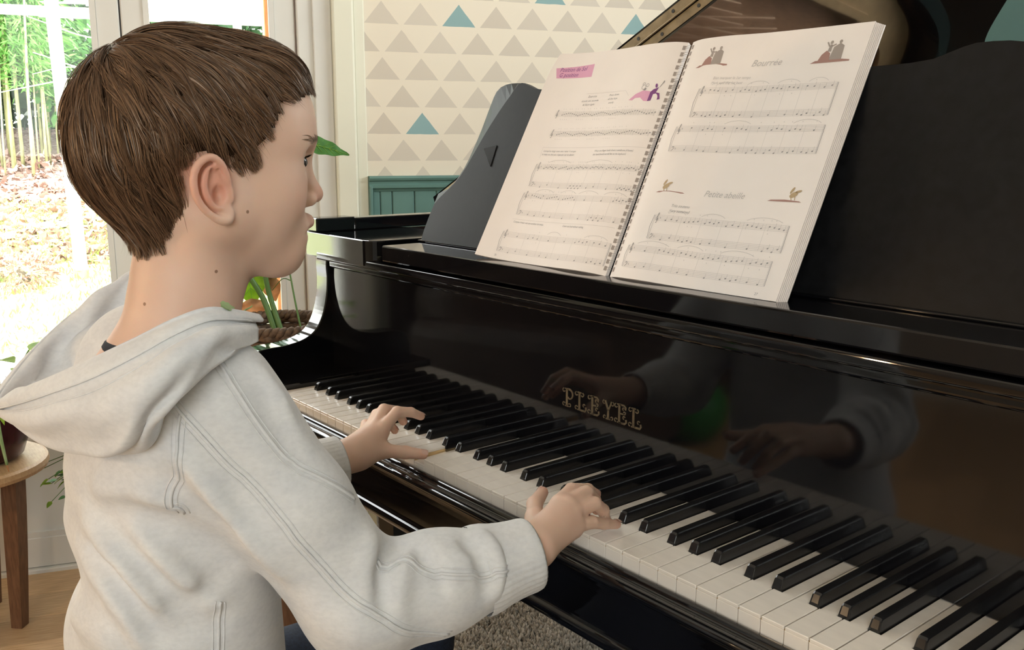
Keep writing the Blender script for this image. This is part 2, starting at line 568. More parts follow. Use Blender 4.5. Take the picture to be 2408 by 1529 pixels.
# white keys
def white_outline(i):
    L = LET[i % 7]
    Lp = LET[(i - 1) % 7]
    g = 0.00062
    x0, x1 = g, P - g
    a0, a1 = x0, x1
    if i > 0 and Lp in OFF:
        a0 = OFF[Lp] + 0.0062
    if i < NW - 1 and L in OFF:
        a1 = P + OFF[L] - 0.0062
    hy = 0.0505
    pts = [(x0, 0.0), (x1, 0.0), (x1, hy)]
    if a1 != x1:
        pts.append((a1, hy))
    pts += [(a1, FB_Y + 0.02), (a0, FB_Y + 0.02)]
    if a0 != x0:
        pts.append((a0, hy))
    pts.append((x0, hy))
    # drop duplicates
    out = []
    for p in pts:
        if not out or p != out[-1]:
            out.append(p)
    return tuple(out)
wcache = {}
for i in range(NW):
    ol = white_outline(i)
    if ol not in wcache:
        bm_v, bm_f = prism(list(ol), 'z', -0.0035, 0.0, 0.0006, 1)
        wv, wfc = prism([(p[0], max(p[1], 0.0012)) for p in ol], 'z', -0.021, -0.0036)
        wcache[ol] = (mesh('white_key', bm_v, bm_f), mesh('key_stick', wv, wfc))
        wcache[ol][0].materials.append(M['ivory'])
        wcache[ol][1].materials.append(M['key_wood'])
    loc = Vector((i * P, 0, KZ)) - piano.location
    o = obj('white_key', wcache[ol][0], None, piano, loc)
    fv = obj('key_stick', wcache[ol][1], None, o)
    if 'kf' not in wcache:
        kv, kf = box((0.00045, -0.0002, -0.0215), (P - 0.00045, 0.0014, -0.0034), 0.0003, 1)
        wcache['kf'] = mesh('key_front', kv, kf)
        wcache['kf'].materials.append(M['ivory'])
    obj('key_front', wcache['kf'], None, o)
    if i == 17:                 # the key held down by the left thumb
        o.location.z -= 0.0085
        o.rotation_euler.x = 0.036
# black keys
def black_mesh():
    y0, y1, h = 0.0505, FB_Y + 0.002, 0.0118
    wb, wt = 0.0055, 0.0043
    rows = []
    def ring(y, hw0, hw1, z1, z0=-0.004):
        r = 0.0016
        return [(-hw0, y, z0), (-hw1, y, z1 - r), (-hw1 + r * 0.35, y, z1 - r * 0.3), (-hw1 + r, y, z1), (hw1 - r, y, z1), (hw1 - r * 0.35, y, z1 - r * 0.3), (hw1, y, z1 - r), (hw0, y, z0)]
    R_ = [ring(y0, wb, wb - 0.0006, 0.0028), ring(y0 + 0.0032, wb, wt + 0.0002, h - 0.0022), ring(y0 + 0.0050, wb, wt, h - 0.0004), ring(y0 + 0.0075, wb, wt, h), ring(y1, wb, wt, h)]
    V = [v for r in R_ for v in r]
    n = 8
    F = [[j * n + k, j * n + (k + 1), (j + 1) * n + (k + 1), (j + 1) * n + k] for j in range(len(R_) - 1) for k in range(n - 1)]
    F += [list(range(n)), list(range((len(R_) - 1) * n, len(R_) * n))[::-1]]
    return mesh('black_key', V, F)
bmk = black_mesh()
bmk.materials.append(M['ebony'])
for i in range(NW - 1):
    L = LET[i % 7]
    if L in OFF:
        obj('black_key', bmk, None, piano, Vector(((i + 1) * P + OFF[L], 0, KZ)) - piano.location)

# fallboard with its gilt name
fall = pp('fallboard', box((XI0, FB_Y, 0.0015), (XI1, FB_Y + 0.02, 0.197)), M['lacquer'])
def stroke(pts, w0=0.0011, w1=None):
    """flat raised letter stroke along (x, z) points"""
    pts = np.array(pts, float)
    w = np.linspace(w0, w1 if w1 is not None else w0, len(pts))
    T = np.gradient(pts, axis=0)
    T /= np.linalg.norm(T, axis=1)[:, None] + 1e-9
    N = np.stack([-T[:, 1], T[:, 0]], 1)
    A = pts + N * w[:, None]; B = pts - N * w[:, None]
    y0, y1 = -0.0007, 0.0004
    V = []
    for a, b_ in zip(A, B):
        V += [(a[0], y0, a[1]), (b_[0], y0, b_[1]), (b_[0], y1, b_[1]), (a[0], y1, a[1])]
    F = []
    for i in range(len(pts) - 1):
        for k in range(4):
            F.append([i * 4 + k, i * 4 + (k + 1) % 4, i * 4 + 4 + (k + 1) % 4, i * 4 + 4 + k])
    F += [[0, 1, 2, 3], [len(V) - 4, len(V) - 1, len(V) - 2, len(V) - 3]]
    return np.array(V), F
def arc(cx, cz, r, a0, a1, n=10):
    return [(cx + r * math.cos(math.radians(a0 + (a1 - a0) * i / n)), cz + r * math.sin(math.radians(a0 + (a1 - a0) * i / n))) for i in range(n + 1)]
def curl(x, z, d, s=0.0024):    # small scroll ending a serif; d: direction sign in x, s sign in z
    return stroke(arc(x + d * 0.0016, z + s, abs(s), -90 if s > 0 else 90, (-90 if s > 0 else 90) + (250 if (d > 0) == (s > 0) else -250)), 0.00065)
LH = 0.0225
def letter(ch):
    S = []
    if ch in 'PLE':
        S.append(stroke([(0.005, 0.0), (0.005, LH)], 0.0016))
        S.append(stroke([(0.0015, LH), (0.0085, LH)], 0.0008)); S.append(curl(0.0012, LH, -1, -0.0022))
        S.append(stroke([(0.0015, 0.0), (0.0085, 0.0)], 0.0008)); S.append(curl(0.0012, 0.0, -1, 0.0022))
    if ch == 'P':
        S.append(stroke([(0.0065, LH)] + arc(0.0095, LH - 0.0062, 0.0062, 90, -90, 12) + [(0.008, 0.0108), (0.0075, 0.0126)], 0.0013, 0.0008))
        S.append(curl(0.0085, 0.0, 1, 0.002))
    if ch == 'L':
        S.append(stroke([(0.007, 0.0), (0.0155, 0.0), (0.0172, 0.0025), (0.0165, 0.0055)], 0.0012)); S.append(curl(0.0150, 0.0052, -1, 0.0018))
        S.append(curl(0.0088, LH, 1, -0.0022))
    if ch == 'E':
        S.append(stroke([(0.006, LH), (0.013, LH), (0.0158, LH - 0.0022), (0.0150, LH - 0.0052)], 0.0011)); S.append(curl(0.0135, LH - 0.006, -1, 0.0016))
        S.append(stroke([(0.006, 0.0116), (0.012, 0.0116)], 0.0009)); S.append(curl(0.0118, 0.0116, 1, 0.0016))
        S.append(stroke([(0.006, 0.0), (0.014, 0.0), (0.0168, 0.0024), (0.0160, 0.0056)], 0.0012)); S.append(curl(0.0145, 0.0056, -1, 0.0018))
    if ch == 'Y':
        S.append(stroke([(0.0095, 0.0), (0.0095, 0.0105)], 0.0015)); S.append(stroke([(0.0055, 0.0), (0.0135, 0.0)], 0.0008))
        S.append(stroke([(0.0095, 0.0105), (0.0065, 0.0175), (0.0042, LH)], 0.0014)); S.append(stroke([(0.0095, 0.0105), (0.0130, 0.0175), (0.0150, LH)], 0.0010))
        S.append(curl(0.0040, LH, -1, -0.0022)); S.append(curl(0.0152, LH, 1, -0.0022)); S.append(curl(0.0050, 0.0, -1, 0.0018)); S.append(curl(0.0140, 0.0, 1, 0.0018))
    return join(*S)
lx = 0.5275
for ch in 'PLEYEL':
    v, f = letter(ch)
    v = v + np.array([lx, FB_Y, 0.0685])
    pp('letter', (v, f), M['brass_letter'], fall)
    lx += 0.0232

# arms with the scooped front, cheek blocks, key slip
ARM = catmull([(0.30, 0.225), (0.20, 0.222), (0.148, 0.214), (0.139, 0.193), (0.1395, 0.166), (0.137, 0.135), (0.128, 0.100), (0.113, 0.075), (0.090, 0.061), (0.055, 0.0545), (0.018, 0.053), (-0.004, 0.047), (-0.0155, 0.030), (-0.018, 0.004), (-0.018, -0.05), (-0.018, -0.098)], 5).tolist() + [(0.30, -0.098)]
for x0, x1 in ((XO0 + 0.003, XI0), (XI1, XO1 - 0.003)):
    pp('arm', prism([tuple(p) for p in ARM], 'x', x0, x1, 0.0018, 2), M['lacquer'])
for x0, x1 in ((XI0 + 0.0005, -0.001), (XR + 0.001, XI1 - 0.0005)):
    pp('cheek_block', box((x0, -0.004, -0.03), (x1, FB_Y - 0.001, 0.0105), 0.0018), M['lacquer'])
SLIP = catmull([(-0.0008, -0.0235), (-0.0012, -0.017), (-0.0045, -0.0143), (-0.0095, -0.0148), (-0.0118, -0.0178), (-0.0150, -0.0188), (-0.0215, -0.0186), (-0.0262, -0.0200), (-0.0275, -0.0235), (-0.0258, -0.0272), (-0.0215, -0.0300), (-0.0200, -0.036), (-0.0200, -0.070), (-0.0205, -0.083), (-0.0245, -0.087), (-0.0255, -0.093), (-0.0235, -0.098)], 4).tolist() + [(0.05, -0.098), (0.05, -0.0235)]
pp('key_slip', prism([tuple(p) for p in SLIP], 'x', XI0 + 0.0004, XI1 - 0.0004), M['lacquer'], smooth=False)
pp('keybed', box((XI0 + 0.001, 0.0505, -0.098), (XI1 - 0.001, 0.62, -0.035), 0.002), M['lacquer'])

# case: rim following the bentside, top blocks, front rail
def rim_loop(off):
    x0, x1 = XO0 + off, XO1 - off
    ctrl = [(x1, 0.16), (x1, 0.42), (x1 - 0.03, 0.58), (x1 - 0.18, 0.72), (0.95, 0.81), (0.82, 0.91), (0.70, 1.045), (0.60, 1.185), (0.53, 1.36), (0.47, 1.60), (0.38, 1.78), (0.22, 1.88), (0.05, 1.87), (-0.06, 1.78), (x0 + 0.003, 1.66)]
    c = catmull(ctrl, 6)
    if off:
        c = c - 0
        # shift the bentside inwards
        T = np.gradient(c, axis=0); T /= np.linalg.norm(T, axis=1)[:, None]
        N = np.stack([-T[:, 1], T[:, 0]], 1)
        base = catmull([(p[0] + (off if p[0] > 0.611 and False else 0), p[1]) for p in ctrl], 6)
    pts = [tuple(p) for p in c]
    pts[0] = (x1, 0.16)
    return pts + [(x0, 1.5), (x0, 0.16)]
OUT = rim_loop(0.0)
def inset(poly, d):
    p = np.array(poly)
    T = np.gradient(p, axis=0); T /= np.linalg.norm(T, axis=1)[:, None] + 1e-9
    N = np.stack([-T[:, 1], T[:, 0]], 1)
    return p + N * d
INN = inset(OUT, 0.034)
INN[0, 1] = 0.16; INN[-1, 1] = 0.16
INN[-1, 0] = INN[-2, 0] = XO0 + 0.034
INN[0, 0] = XO1 - 0.034
def band(outer, inner, z0, z1):
    n = len(outer)
    V = [(p[0], p[1], z) for z in (z0, z1) for q in (outer, inner) for p in q]
    o0, i0, o1, i1 = 0, n, 2 * n, 3 * n
    F = []
    for k in range(n - 1):
        F += [[o0 + k, o0 + k + 1, o1 + k + 1, o1 + k], [i0 + k + 1, i0 + k, i1 + k, i1 + k + 1], [o1 + k, o1 + k + 1, i1 + k + 1, i1 + k], [o0 + k + 1, o0 + k, i0 + k, i0 + k + 1]]
    F += [[o0, o1, i1, i0], [o0 + n - 1, i0 + n - 1, i1 + n - 1, o1 + n - 1]]
    return np.array(V), F
pp('rim', band(OUT, [tuple(p) for p in INN], -0.09, 0.2445), M['lacquer'], smooth=False)
def top_block(x0, x1, flip):
    # plan outline of the front top block with one rounded inner front corner
    r = 0.026
    pts = [(x0, 0.31), (x0, 0.124)] if not flip else []
    if not flip:
        pts += [(x1 - r + r * math.sin(a), 0.121 + r - r * math.cos(a)) for a in np.linspace(0, math.pi / 2, 7)] + [(x1, 0.31)]
    else:
        pts += [(x0, 0.31)] + [(x0 + r - r * math.cos(a), 0.121 + r - r * math.sin(a)) for a in np.linspace(0, math.pi / 2, 7)] + [(x1, 0.124), (x1, 0.31)]
    return prism(pts, 'z', 0.2035, 0.2455, 0.0016, 2)
pp('top_block', top_block(XO0 - 0.002, 0.098, False), M['lacquer'])
pp('top_block', top_block(XR - 0.098, XO1 + 0.002, True), M['lacquer'])
RAIL = catmull([(0.152, 0.1835), (0.1450, 0.1840), (0.1425, 0.1870), (0.1425, 0.1945), (0.1405, 0.1975), (0.1300, 0.1985), (0.1240, 0.1995), (0.1222, 0.2015), (0.1218, 0.2045), (0.1218, 0.2090), (0.1230, 0.2118), (0.1255, 0.2128)], 4).tolist() + [(0.152, 0.2128)]
pp('front_rail', prism([tuple(p) for p in RAIL], 'x', XI0 - 0.002, XI1 + 0.002), M['lacquer'])
pp('rail_support', box((XI0, 0.152, 0.19), (XI1, 0.30, 0.203)), M['lacquer'])
# sliding music shelf and folding desk
shelf = pp('music_shelf', box((0.128, 0.122, 0.2165), (XR - 0.128, 0.40, 0.2415), 0.0025), M['lacquer'])
pp('shelf_slide', box((0.10, 0.150, 0.2035), (XR - 0.10, 0.36, 0.2160)), M['lacquer'])
DT = math.radians(15.5)
def desk_pt(x, h, d):           # h up the desk, d forward of its front face
    return (x, 0.211 + h * math.sin(DT) - d * math.cos(DT), 0.2418 + h * math.cos(DT) + d * math.sin(DT))
OUTER = [(0.1018, 0.0), (0.1026, 0.020), (0.1041, 0.0468), (0.1068, 0.066), (0.1100, 0.0811), (0.1205, 0.0858), (0.1333, 0.0904), (0.1446, 0.0985), (0.1563, 0.1085), (0.1659, 0.1239), (0.174, 0.1397), (0.1828, 0.1629), (0.191, 0.1873), (0.1976, 0.2128), (0.2044, 0.2374), (0.2088, 0.2466), (0.2171, 0.2535), (0.2286, 0.2569), (0.2417, 0.2582), (0.2582, 0.258), (0.2746, 0.2571), (0.2876, 0.2538), (0.2998, 0.2493), (0.3139, 0.2442), (0.3374, 0.2418), (0.36, 0.2412)]
INNER = [(0.1046, 0.0004), (0.1080, 0.020), (0.1124, 0.0369), (0.1165, 0.050), (0.1206, 0.0617), (0.1290, 0.0702), (0.1400, 0.0790), (0.1515, 0.0876), (0.1640, 0.0975), (0.1760, 0.1100), (0.1870, 0.1252), (0.2000, 0.1475), (0.2130, 0.1700), (0.2240, 0.1875), (0.2401, 0.2105), (0.2470, 0.2195), (0.2526, 0.2266), (0.2596, 0.2345), (0.2650, 0.2424), (0.2722, 0.2500), (0.2806, 0.2535), (0.2895, 0.2515), (0.3005, 0.2478), (0.3145, 0.2430), (0.3374, 0.2406), (0.36, 0.2400)]
def mirror(pts):
    return [(XR - x, h) for x, h in reversed(pts)]
OU = OUTER + mirror(OUTER)
IN_ = INNER + mirror([(o[0] + (i[0] - o[0]) * 0.12, o[1] + (i[1] - o[1]) * 0.12) for o, i in zip(OUTER, INNER)])
nD = len(OU)
V = [desk_pt(x, h, 0.0) for x, h in IN_] + [desk_pt(x, h, -0.011) for x, h in OU] + [desk_pt(x, h, -0.016) for x, h in OU]
F = []
for k in range(nD):
    k2 = (k + 1) % nD
    F += [[k, k2, nD + k2, nD + k], [nD + k, nD + k2, 2 * nD + k2, 2 * nD + k]]
F += [list(range(nD)), list(range(2 * nD, 3 * nD))[::-1]]
desk = pp('music_desk', (np.array(V), F), [M['lacquer_dusty'], M['lacquer_edge']])
for p in desk.data.polygons:
    if len(p.vertices) == 4 and min(p.vertices) < nD and max(p.vertices) < 2 * nD and max(p.vertices) >= nD:
        p.material_index = 1
pp('desk_ledge', box((0.110, 0.2010, 0.2416), (XR - 0.110, 0.2080, 0.2446), 0.0012), M['lacquer'])
# black screw cover on the left of the desk: a small inverted triangle
tv = [desk_pt(x, h, d) for d in (0.0, 0.0012) for x, h in ((0.2229, 0.1536), (0.2537, 0.1588), (0.2490, 0.1259))]
pp('triangle_inlay', (np.array(tv), [[3, 4, 5], [0, 1, 4, 3], [1, 2, 5, 4], [2, 0, 3, 5]]), M['ebony'])

# hinge rail on the straight side, lid at 27 degrees, front flap folded back on it
pp('hinge_rail', box((XO0 - 0.006, 0.128, 0.2458), (-0.098, 0.205, 0.2695), 0.002), M['lacquer'])
pp('hinge_rail', box((XO0 - 0.006, 0.2065, 0.2458), (-0.101, 1.62, 0.2672), 0.002), M['lacquer'])
LA = math.radians(26.0)
def lid_pt(u, y, d):            # u out from the hinge, d above the underside
    return (-0.12 + u * math.cos(LA) - d * math.sin(LA), y, 0.262 + u * math.sin(LA) + d * math.cos(LA))
lid_out = [(0.0, 0.40), (1.47, 0.40)] + [(x + 0.12 + 0.01, y) for x, y in OUT[6:-2]] + [(0.0, 1.64)]
def lid_panel(outline, d0, d1):
    n = len(outline)
    V = [lid_pt(u, y, d) for d in (d0, d1) for u, y in outline]
    F = [list(range(n)), list(range(n, 2 * n))[::-1]] + [[k, (k + 1) % n, n + (k + 1) % n, n + k][::-1] for k in range(n)]
    return np.array(V), F
lid = pp('lid', lid_panel(lid_out, 0.0, 0.0185), M['lacquer_lid'])
pp('lid_flap', lid_panel([(0.0, 0.4005), (1.46, 0.4005), (1.46, 0.66), (0.0, 0.66)], 0.0195, 0.038), M['lacquer'])
for d0, d1, nm in ((0.0035, 0.0165, 'hinge_leaf'), (0.0215, 0.0340, 'hinge_leaf')):
    v = np.array([lid_pt(u, y, d) for y in (0.3985, 0.4005) for u, d in ((0.02, d0), (1.45, d0), (1.45, d1), (0.02, d1))])
    lf = pp(nm, (v, [[0, 1, 2, 3], [7, 6, 5, 4], [0, 4, 5, 1], [1, 5, 6, 2], [2, 6, 7, 3], [3, 7, 4, 0]]), M['brass'], lid)
    for k in range(20):
        u = 0.06 + k * 0.072 + (0.03 if d0 > 0.01 else 0)
        c = np.array(lid_pt(u, 0.398, (d0 + d1) / 2))
        ux = np.array([math.cos(LA), 0, math.sin(LA)]); dz = np.array([-math.sin(LA), 0, math.cos(LA)])
        vv = [c + 0.0028 * (ux * math.cos(a) + dz * math.sin(a)) + np.array([0, yy, 0]) for yy in (0.0, 0.0008) for a in np.linspace(0, 2 * math.pi, 9)[:-1]]
        if k in range(4, 13):
            pp('screw', (np.array(vv), [list(range(8)), list(range(8, 16))[::-1]] + [[i, (i + 1) % 8, 8 + (i + 1) % 8, 8 + i] for i in range(8)]), M['rubber'], lid)
pin = np.array([lid_pt(u, 0.3975, 0.019) for u in np.linspace(0.02, 1.45, 2)])
pp('hinge_pin', tube(pin, 0.0016, 8), M['brass'], lid)

# inside: soundboard, iron plate, strings, dampers' red felt
sb = [tuple(p) for p in inset(OUT, 0.036)]
n = len(sb)
pp('soundboard', (np.array([(x, max(y, 0.17), 0.10) for x, y in sb]), [list(range(n))]), M['soundboard'])
pl = [tuple(p) for p in inset(OUT, 0.06)]
pl2 = [tuple(p) for p in inset(OUT, 0.15)]
pl2[0] = (pl2[0][0], 0.46); pl2[-1] = (pl2[-1][0], 0.46)
pl[0] = (pl[0][0], 0.32); pl[-1] = (pl[-1][0], 0.32)
plate = pp('iron_plate', band(pl, pl2, 0.150, 0.165), M['plate'])
pp('pin_block', box((XO0 + 0.06, 0.32, 0.150), (XO1 - 0.06, 0.46, 0.166), 0.003), M['plate'])
for xb, xt in ((0.22, 0.16), (0.50, 0.36), (0.80, 0.66)):
    ye = {0.16: 1.72, 0.36: 1.50, 0.66: 0.98}[xt]
    q = [(xb - 0.012, 0.455, 0.152), (xb + 0.012, 0.455, 0.152), (xt + 0.010, ye, 0.152), (xt - 0.010, ye, 0.152)]
    v = np.array(q + [(a, b_, c + 0.02) for a, b_, c in q])
    pp('plate_strut', (v, [[0, 1, 2, 3], [7, 6, 5, 4], [0, 4, 5, 1], [1, 5, 6, 2], [2, 6, 7, 3], [3, 7, 4, 0]]), M['plate'])
for k in range(56):
    f_ = k / 55.0
    x0 = -0.02 + f_ * 1.24
    yt = 0.55 + 1.10 * math.exp(-2.6 * f_)
    x1 = x0 - 0.05 * (1 - f_) + (0.10 if k < 14 else 0.0)
    r = 0.0019 - 0.0012 * f_
    z = 0.183 if k < 14 else 0.176
    pp('string', tube([(x0, 0.40, z), (x1, yt, z)], r, 5), M['string'])
for k, (xa, xb, y) in enumerate(((0.02, 0.45, 0.50), (0.48, 0.84, 0.49), (0.88, 1.15, 0.48))):
    pp('felt_strip', box((xa, y, 0.186), (xb, y + 0.022, 0.194), 0.002), M['felt_red'])
# legs and pedal lyre
def leg(x, y):
    z0 = -KZ
    prof = [(0.030, -0.10), (0.058, -0.10), (0.058, -0.16), (0.046, -0.17), (0.052, -0.185), (0.046, -0.20), (0.042, -0.24), (0.030, -0.58), (0.026, -0.62), (0.034, -0.63), (0.034, -0.645), (0.022, -0.655), (0.016, -0.665)]
    lg = pp('leg', lathe(prof, 8, (x, y)), M['lacquer'], smooth=False)
    pp('caster', lathe([(0.0, -0.665), (0.012, -0.67), (0.022, -0.690), (0.022, -0.712), (0.012, -KZ + 0.001), (0.0, -KZ + 0.001)], 14, (x, y)), M['brass'], lg, True)
leg(0.0, 0.22); leg(XR, 0.22); leg(0.22, 1.62)
ly = pp('pedal_lyre', join(box((0.50, 0.30, -0.66), (0.722, 0.38, -0.60), 0.006), box((0.535, 0.325, -0.60), (0.560, 0.355, -0.098), 0.006), box((0.662, 0.325, -0.60), (0.687, 0.355, -0.098), 0.006)), M['lacquer'])
for x in (0.575, 0.647):
    pp('pedal', box((x - 0.012, 0.21, -0.655), (x + 0.012, 0.31, -0.645), 0.003), M['brass'], ly)
# ------------------------------------------------------------------ spiral bound music book on the desk
M['paper'] = material('matt_white_paper', (0.83, 0.77, 0.735), 0.65, noise=0.015, nscale=20)
M['ink'] = material('grey_printing_ink', (0.30, 0.285, 0.28), 0.7)
M['ink_light'] = material('light_grey_ink', (0.52, 0.49, 0.475), 0.7)
M['ink_pink'] = material('pink_printing_ink', (0.70, 0.36, 0.52), 0.7)
M['ink_violet'] = material('violet_printing_ink', (0.20, 0.06, 0.22), 0.7)
M['ink_brown'] = material('brown_red_printing_ink', (0.36, 0.20, 0.17), 0.7)
M['ink_taupe'] = material('taupe_printing_ink', (0.34, 0.29, 0.26), 0.7)
M['ink_ochre'] = material('ochre_printing_ink', (0.46, 0.34, 0.20), 0.7)
M['wire'] = material('white_coated_wire', (0.62, 0.60, 0.58), 0.35)
BT = math.radians(26.0)
BX, BH = 0.5945, 0.309
def bulge(x):
    """how far a page stands proud of the leaning plane"""
    u = abs(x - BX)
    if x < BX:
        return 0.0045 * math.exp(-((u - 0.05) / 0.05) ** 2) - 0.004 * math.exp(-(u / 0.012) ** 2) + 0.010 * max(0.0, (u - 0.17) / 0.08) ** 2
    return 0.0035 * math.exp(-((u - 0.05) / 0.05) ** 2) - 0.004 * math.exp(-(u / 0.012) ** 2)
def pg(x, h, d=0.0):
    d = d + bulge(x)
    return (x, 0.151 + h * math.sin(BT) - d * math.cos(BT), 0.2420 + h * math.cos(BT) + d * math.sin(BT))
book = empty('music_book', (BX, 0.16, KZ + 0.2415))
tag(book, 'open spiral bound piano music book leaning on the music desk', 'book')
def page_edges(side):
    if side < 0:
        return lambda h: 0.3445 + 0.012 * (h / BH), BX - 0.0035
    return lambda h: 0.8325 + 0.0065 * (h / BH), BX + 0.0035
def sheet(side, d, dx=0.0, dh=0.0, thick=0.0012):
    fe, xin = page_edges(side)
    nx, ny = 28, 12
    top, bot = [], []
    for j in range(ny + 1):
        h = (BH + dh) * j / ny
        xe = fe(h) + dx
        for i in range(nx + 1):
            t = i / nx
            x = xin + (xe - xin) * t
            hh = h
            if side < 0 and j >= ny - 1 and i == nx:      # rounded outer top corner
                x += 0.006 if j == ny else 0.0015
                hh -= 0.004 if j == ny else 0.0
            top.append(pg(x, hh, d)); bot.append(pg(x, hh, d - thick))
    n = len(top); w = nx + 1
    F = []
    for j in range(ny):
        for i in range(nx):
            q = [j * w + i, j * w + i + 1, (j + 1) * w + i + 1, (j + 1) * w + i]
            F.append(q); F.append([n + k for k in q[::-1]])
    ring = list(range(w)) + [j * w + nx for j in range(1, ny + 1)] + [ny * w + i for i in range(nx - 1, -1, -1)] + [j * w for j in range(ny - 1, 0, -1)]
    for a, b_ in zip(ring, ring[1:] + ring[:1]):
        F.append([a, b_, n + b_, n + a])
    return np.array(top + bot), F
left_page = part('left_page', *sheet(-1, 0.0), M['paper'], book, True)
right_page = part('right_page', *sheet(1, 0.0), M['paper'], book, True)
for k in range(3):
    part('page', *sheet(-1, -0.0014 - k * 0.0013, -0.0008 * k, -0.0004 * k, 0.0011), M['paper'], book, True)
for k in range(6):
    part('page', *sheet(1, -0.0014 - k * 0.0015, 0.0010 * (k + 1), 0.0002 * k - 0.0006, 0.0013), M['paper'], book, True)
for p_ in book.children:
    p_.data.set_sharp_from_angle(angle=math.radians(40))

class Ink:
    def __init__(self):
        self.V = []; self.F = []; self.n = 0
    def poly(self, pts, d=0.00025):
        self.V += [pg(x, h, d) for x, h in pts]
        self.F.append(list(range(self.n, self.n + len(pts)))); self.n += len(pts)
    def line(self, x0, h0, x1, h1, w=0.00022):
        L = math.hypot(x1 - x0, h1 - h0)
        k = max(1, int(L / 0.012))
        nx, nh = -(h1 - h0) / L * w, (x1 - x0) / L * w
        for i in range(k):
            a, b_ = i / k, (i + 1) / k
            xa, ha, xb, hb = x0 + (x1 - x0) * a, h0 + (h1 - h0) * a, x0 + (x1 - x0) * b_, h0 + (h1 - h0) * b_
            self.poly([(xa - nx, ha - nh), (xb - nx, hb - nh), (xb + nx, hb + nh), (xa + nx, ha + nh)])
    def curve(self, pts, w=0.0003):
        for a, b_ in zip(pts[:-1], pts[1:]):
            self.line(*a, *b_, w)
    def blob(self, x, h, rx, rh, rot=0.35, n=9, d=0.0003):
        c, s = math.cos(rot), math.sin(rot)
        self.poly([(x + rx * math.cos(a) * c - rh * math.sin(a) * s, h + rx * math.cos(a) * s + rh * math.sin(a) * c) for a in np.linspace(0, 2 * math.pi, n + 1)[:-1]], d)
    def out(self, name, mat, parent):
        if self.F:
            o = part(name, np.array(self.V), self.F, mat, parent)
            stuff(o)
            return o

def text_polys(txt, size, shear=0.0):
    cu = bpy.data.curves.new('printed_words', 'FONT')
    cu.body = txt; cu.size = size; cu.shear = shear
    cu.fill_mode = 'FRONT'; cu.resolution_u = 2
    to = bpy.data.objects.new('printed_words', cu)
    COL.objects.link(to)
    me = bpy.data.meshes.new_from_object(to.evaluated_get(bpy.context.evaluated_depsgraph_get()))
    v = np.array([x.co[:2] for x in me.vertices]).reshape(-1, 2)
    f = [list(p.vertices) for p in me.polygons]
    bpy.data.objects.remove(to); bpy.data.curves.remove(cu); bpy.data.meshes.remove(me)
    return v, f
def text(ink, txt, x, h, size, slope=0.0, shear=0.0, center=False, sx=1.0):
    v, f = text_polys(txt, size, shear)
    if len(v) == 0:
        return
    w = v[:, 0].max() * sx
    off = -w / 2 if center else 0.0
    base = ink.n
    ink.V += [pg(x + p[0] * sx + off, h + p[1] + slope * (p[0] * sx + off), 0.00025) for p in v]
    ink.F += [[i + base for i in q] for q in f]
    ink.n += len(v)

rngb = random.Random(11)
def staff(I, x0, h0, x1, h1, gap=0.0017):
    for k in range(5):
        I.line(x0, h0 - k * gap, x1, h1 - k * gap, 0.00012)
def g_clef(I, x, h, s=1.0):
    I.curve([(x, h - 0.0090 * s), (x + 0.0010 * s, h - 0.0095 * s), (x + 0.0016 * s, h - 0.0080 * s), (x + 0.0006 * s, h + 0.0016 * s), (x + 0.0018 * s, h + 0.0030 * s), (x + 0.0022 * s, h + 0.0012 * s), (x - 0.0004 * s, h - 0.0030 * s), (x - 0.0006 * s, h - 0.0055 * s), (x + 0.0014 * s, h - 0.0066 * s), (x + 0.0028 * s, h - 0.0052 * s), (x + 0.0016 * s, h - 0.0036 * s), (x + 0.0004 * s, h - 0.0048 * s)], 0.00036)
def f_clef(I, x, h):
    I.curve([(x, h - 0.0018), (x + 0.0010, h - 0.0004), (x + 0.0026, h - 0.0010), (x + 0.0028, h - 0.0034), (x, h - 0.0062)], 0.00036)
    I.blob(x + 0.0004, h - 0.0016, 0.0006, 0.0006); I.blob(x + 0.0040, h - 0.0010, 0.00035, 0.00035); I.blob(x + 0.0040, h - 0.0026, 0.00035, 0.00035)
def note(I, x, h, filled=True, stem=1, size=1.0):
    I.blob(x, h, 0.00115 * size, 0.00080 * size)
    if stem:
        I.line(x + 0.001 * stem, h, x + 0.001 * stem, h + 0.0052 * stem, 0.00010)
def slur(I, x0, x1, h, up=0.004):
    pts = [(x0 + (x1 - x0) * t, h + up * math.sin(math.pi * t) ** 0.7) for t in np.linspace(0, 1, 10)]
    I.curve(pts, 0.00020)
def run(I, L, x0, x1, h, n, steps, dens=1.0, fing=True):
    """a row of notes following a contour, with small fingering figures"""
    for i in range(n):
        x = x0 + (x1 - x0) * (i + 0.5) / n
        st = steps[i % len(steps)]
        note(I, x, h - 0.0068 + st * 0.00085, stem=1 if st < 5 else -1)
        if fing and rngb.random() < 0.45:
            L.blob(x + 0.0002, h + 0.0042, 0.00035, 0.0007, 0)
        if fing and rngb.random() < 0.15:
            L.blob(x, h - 0.0105, 0.00035, 0.0007, 0)
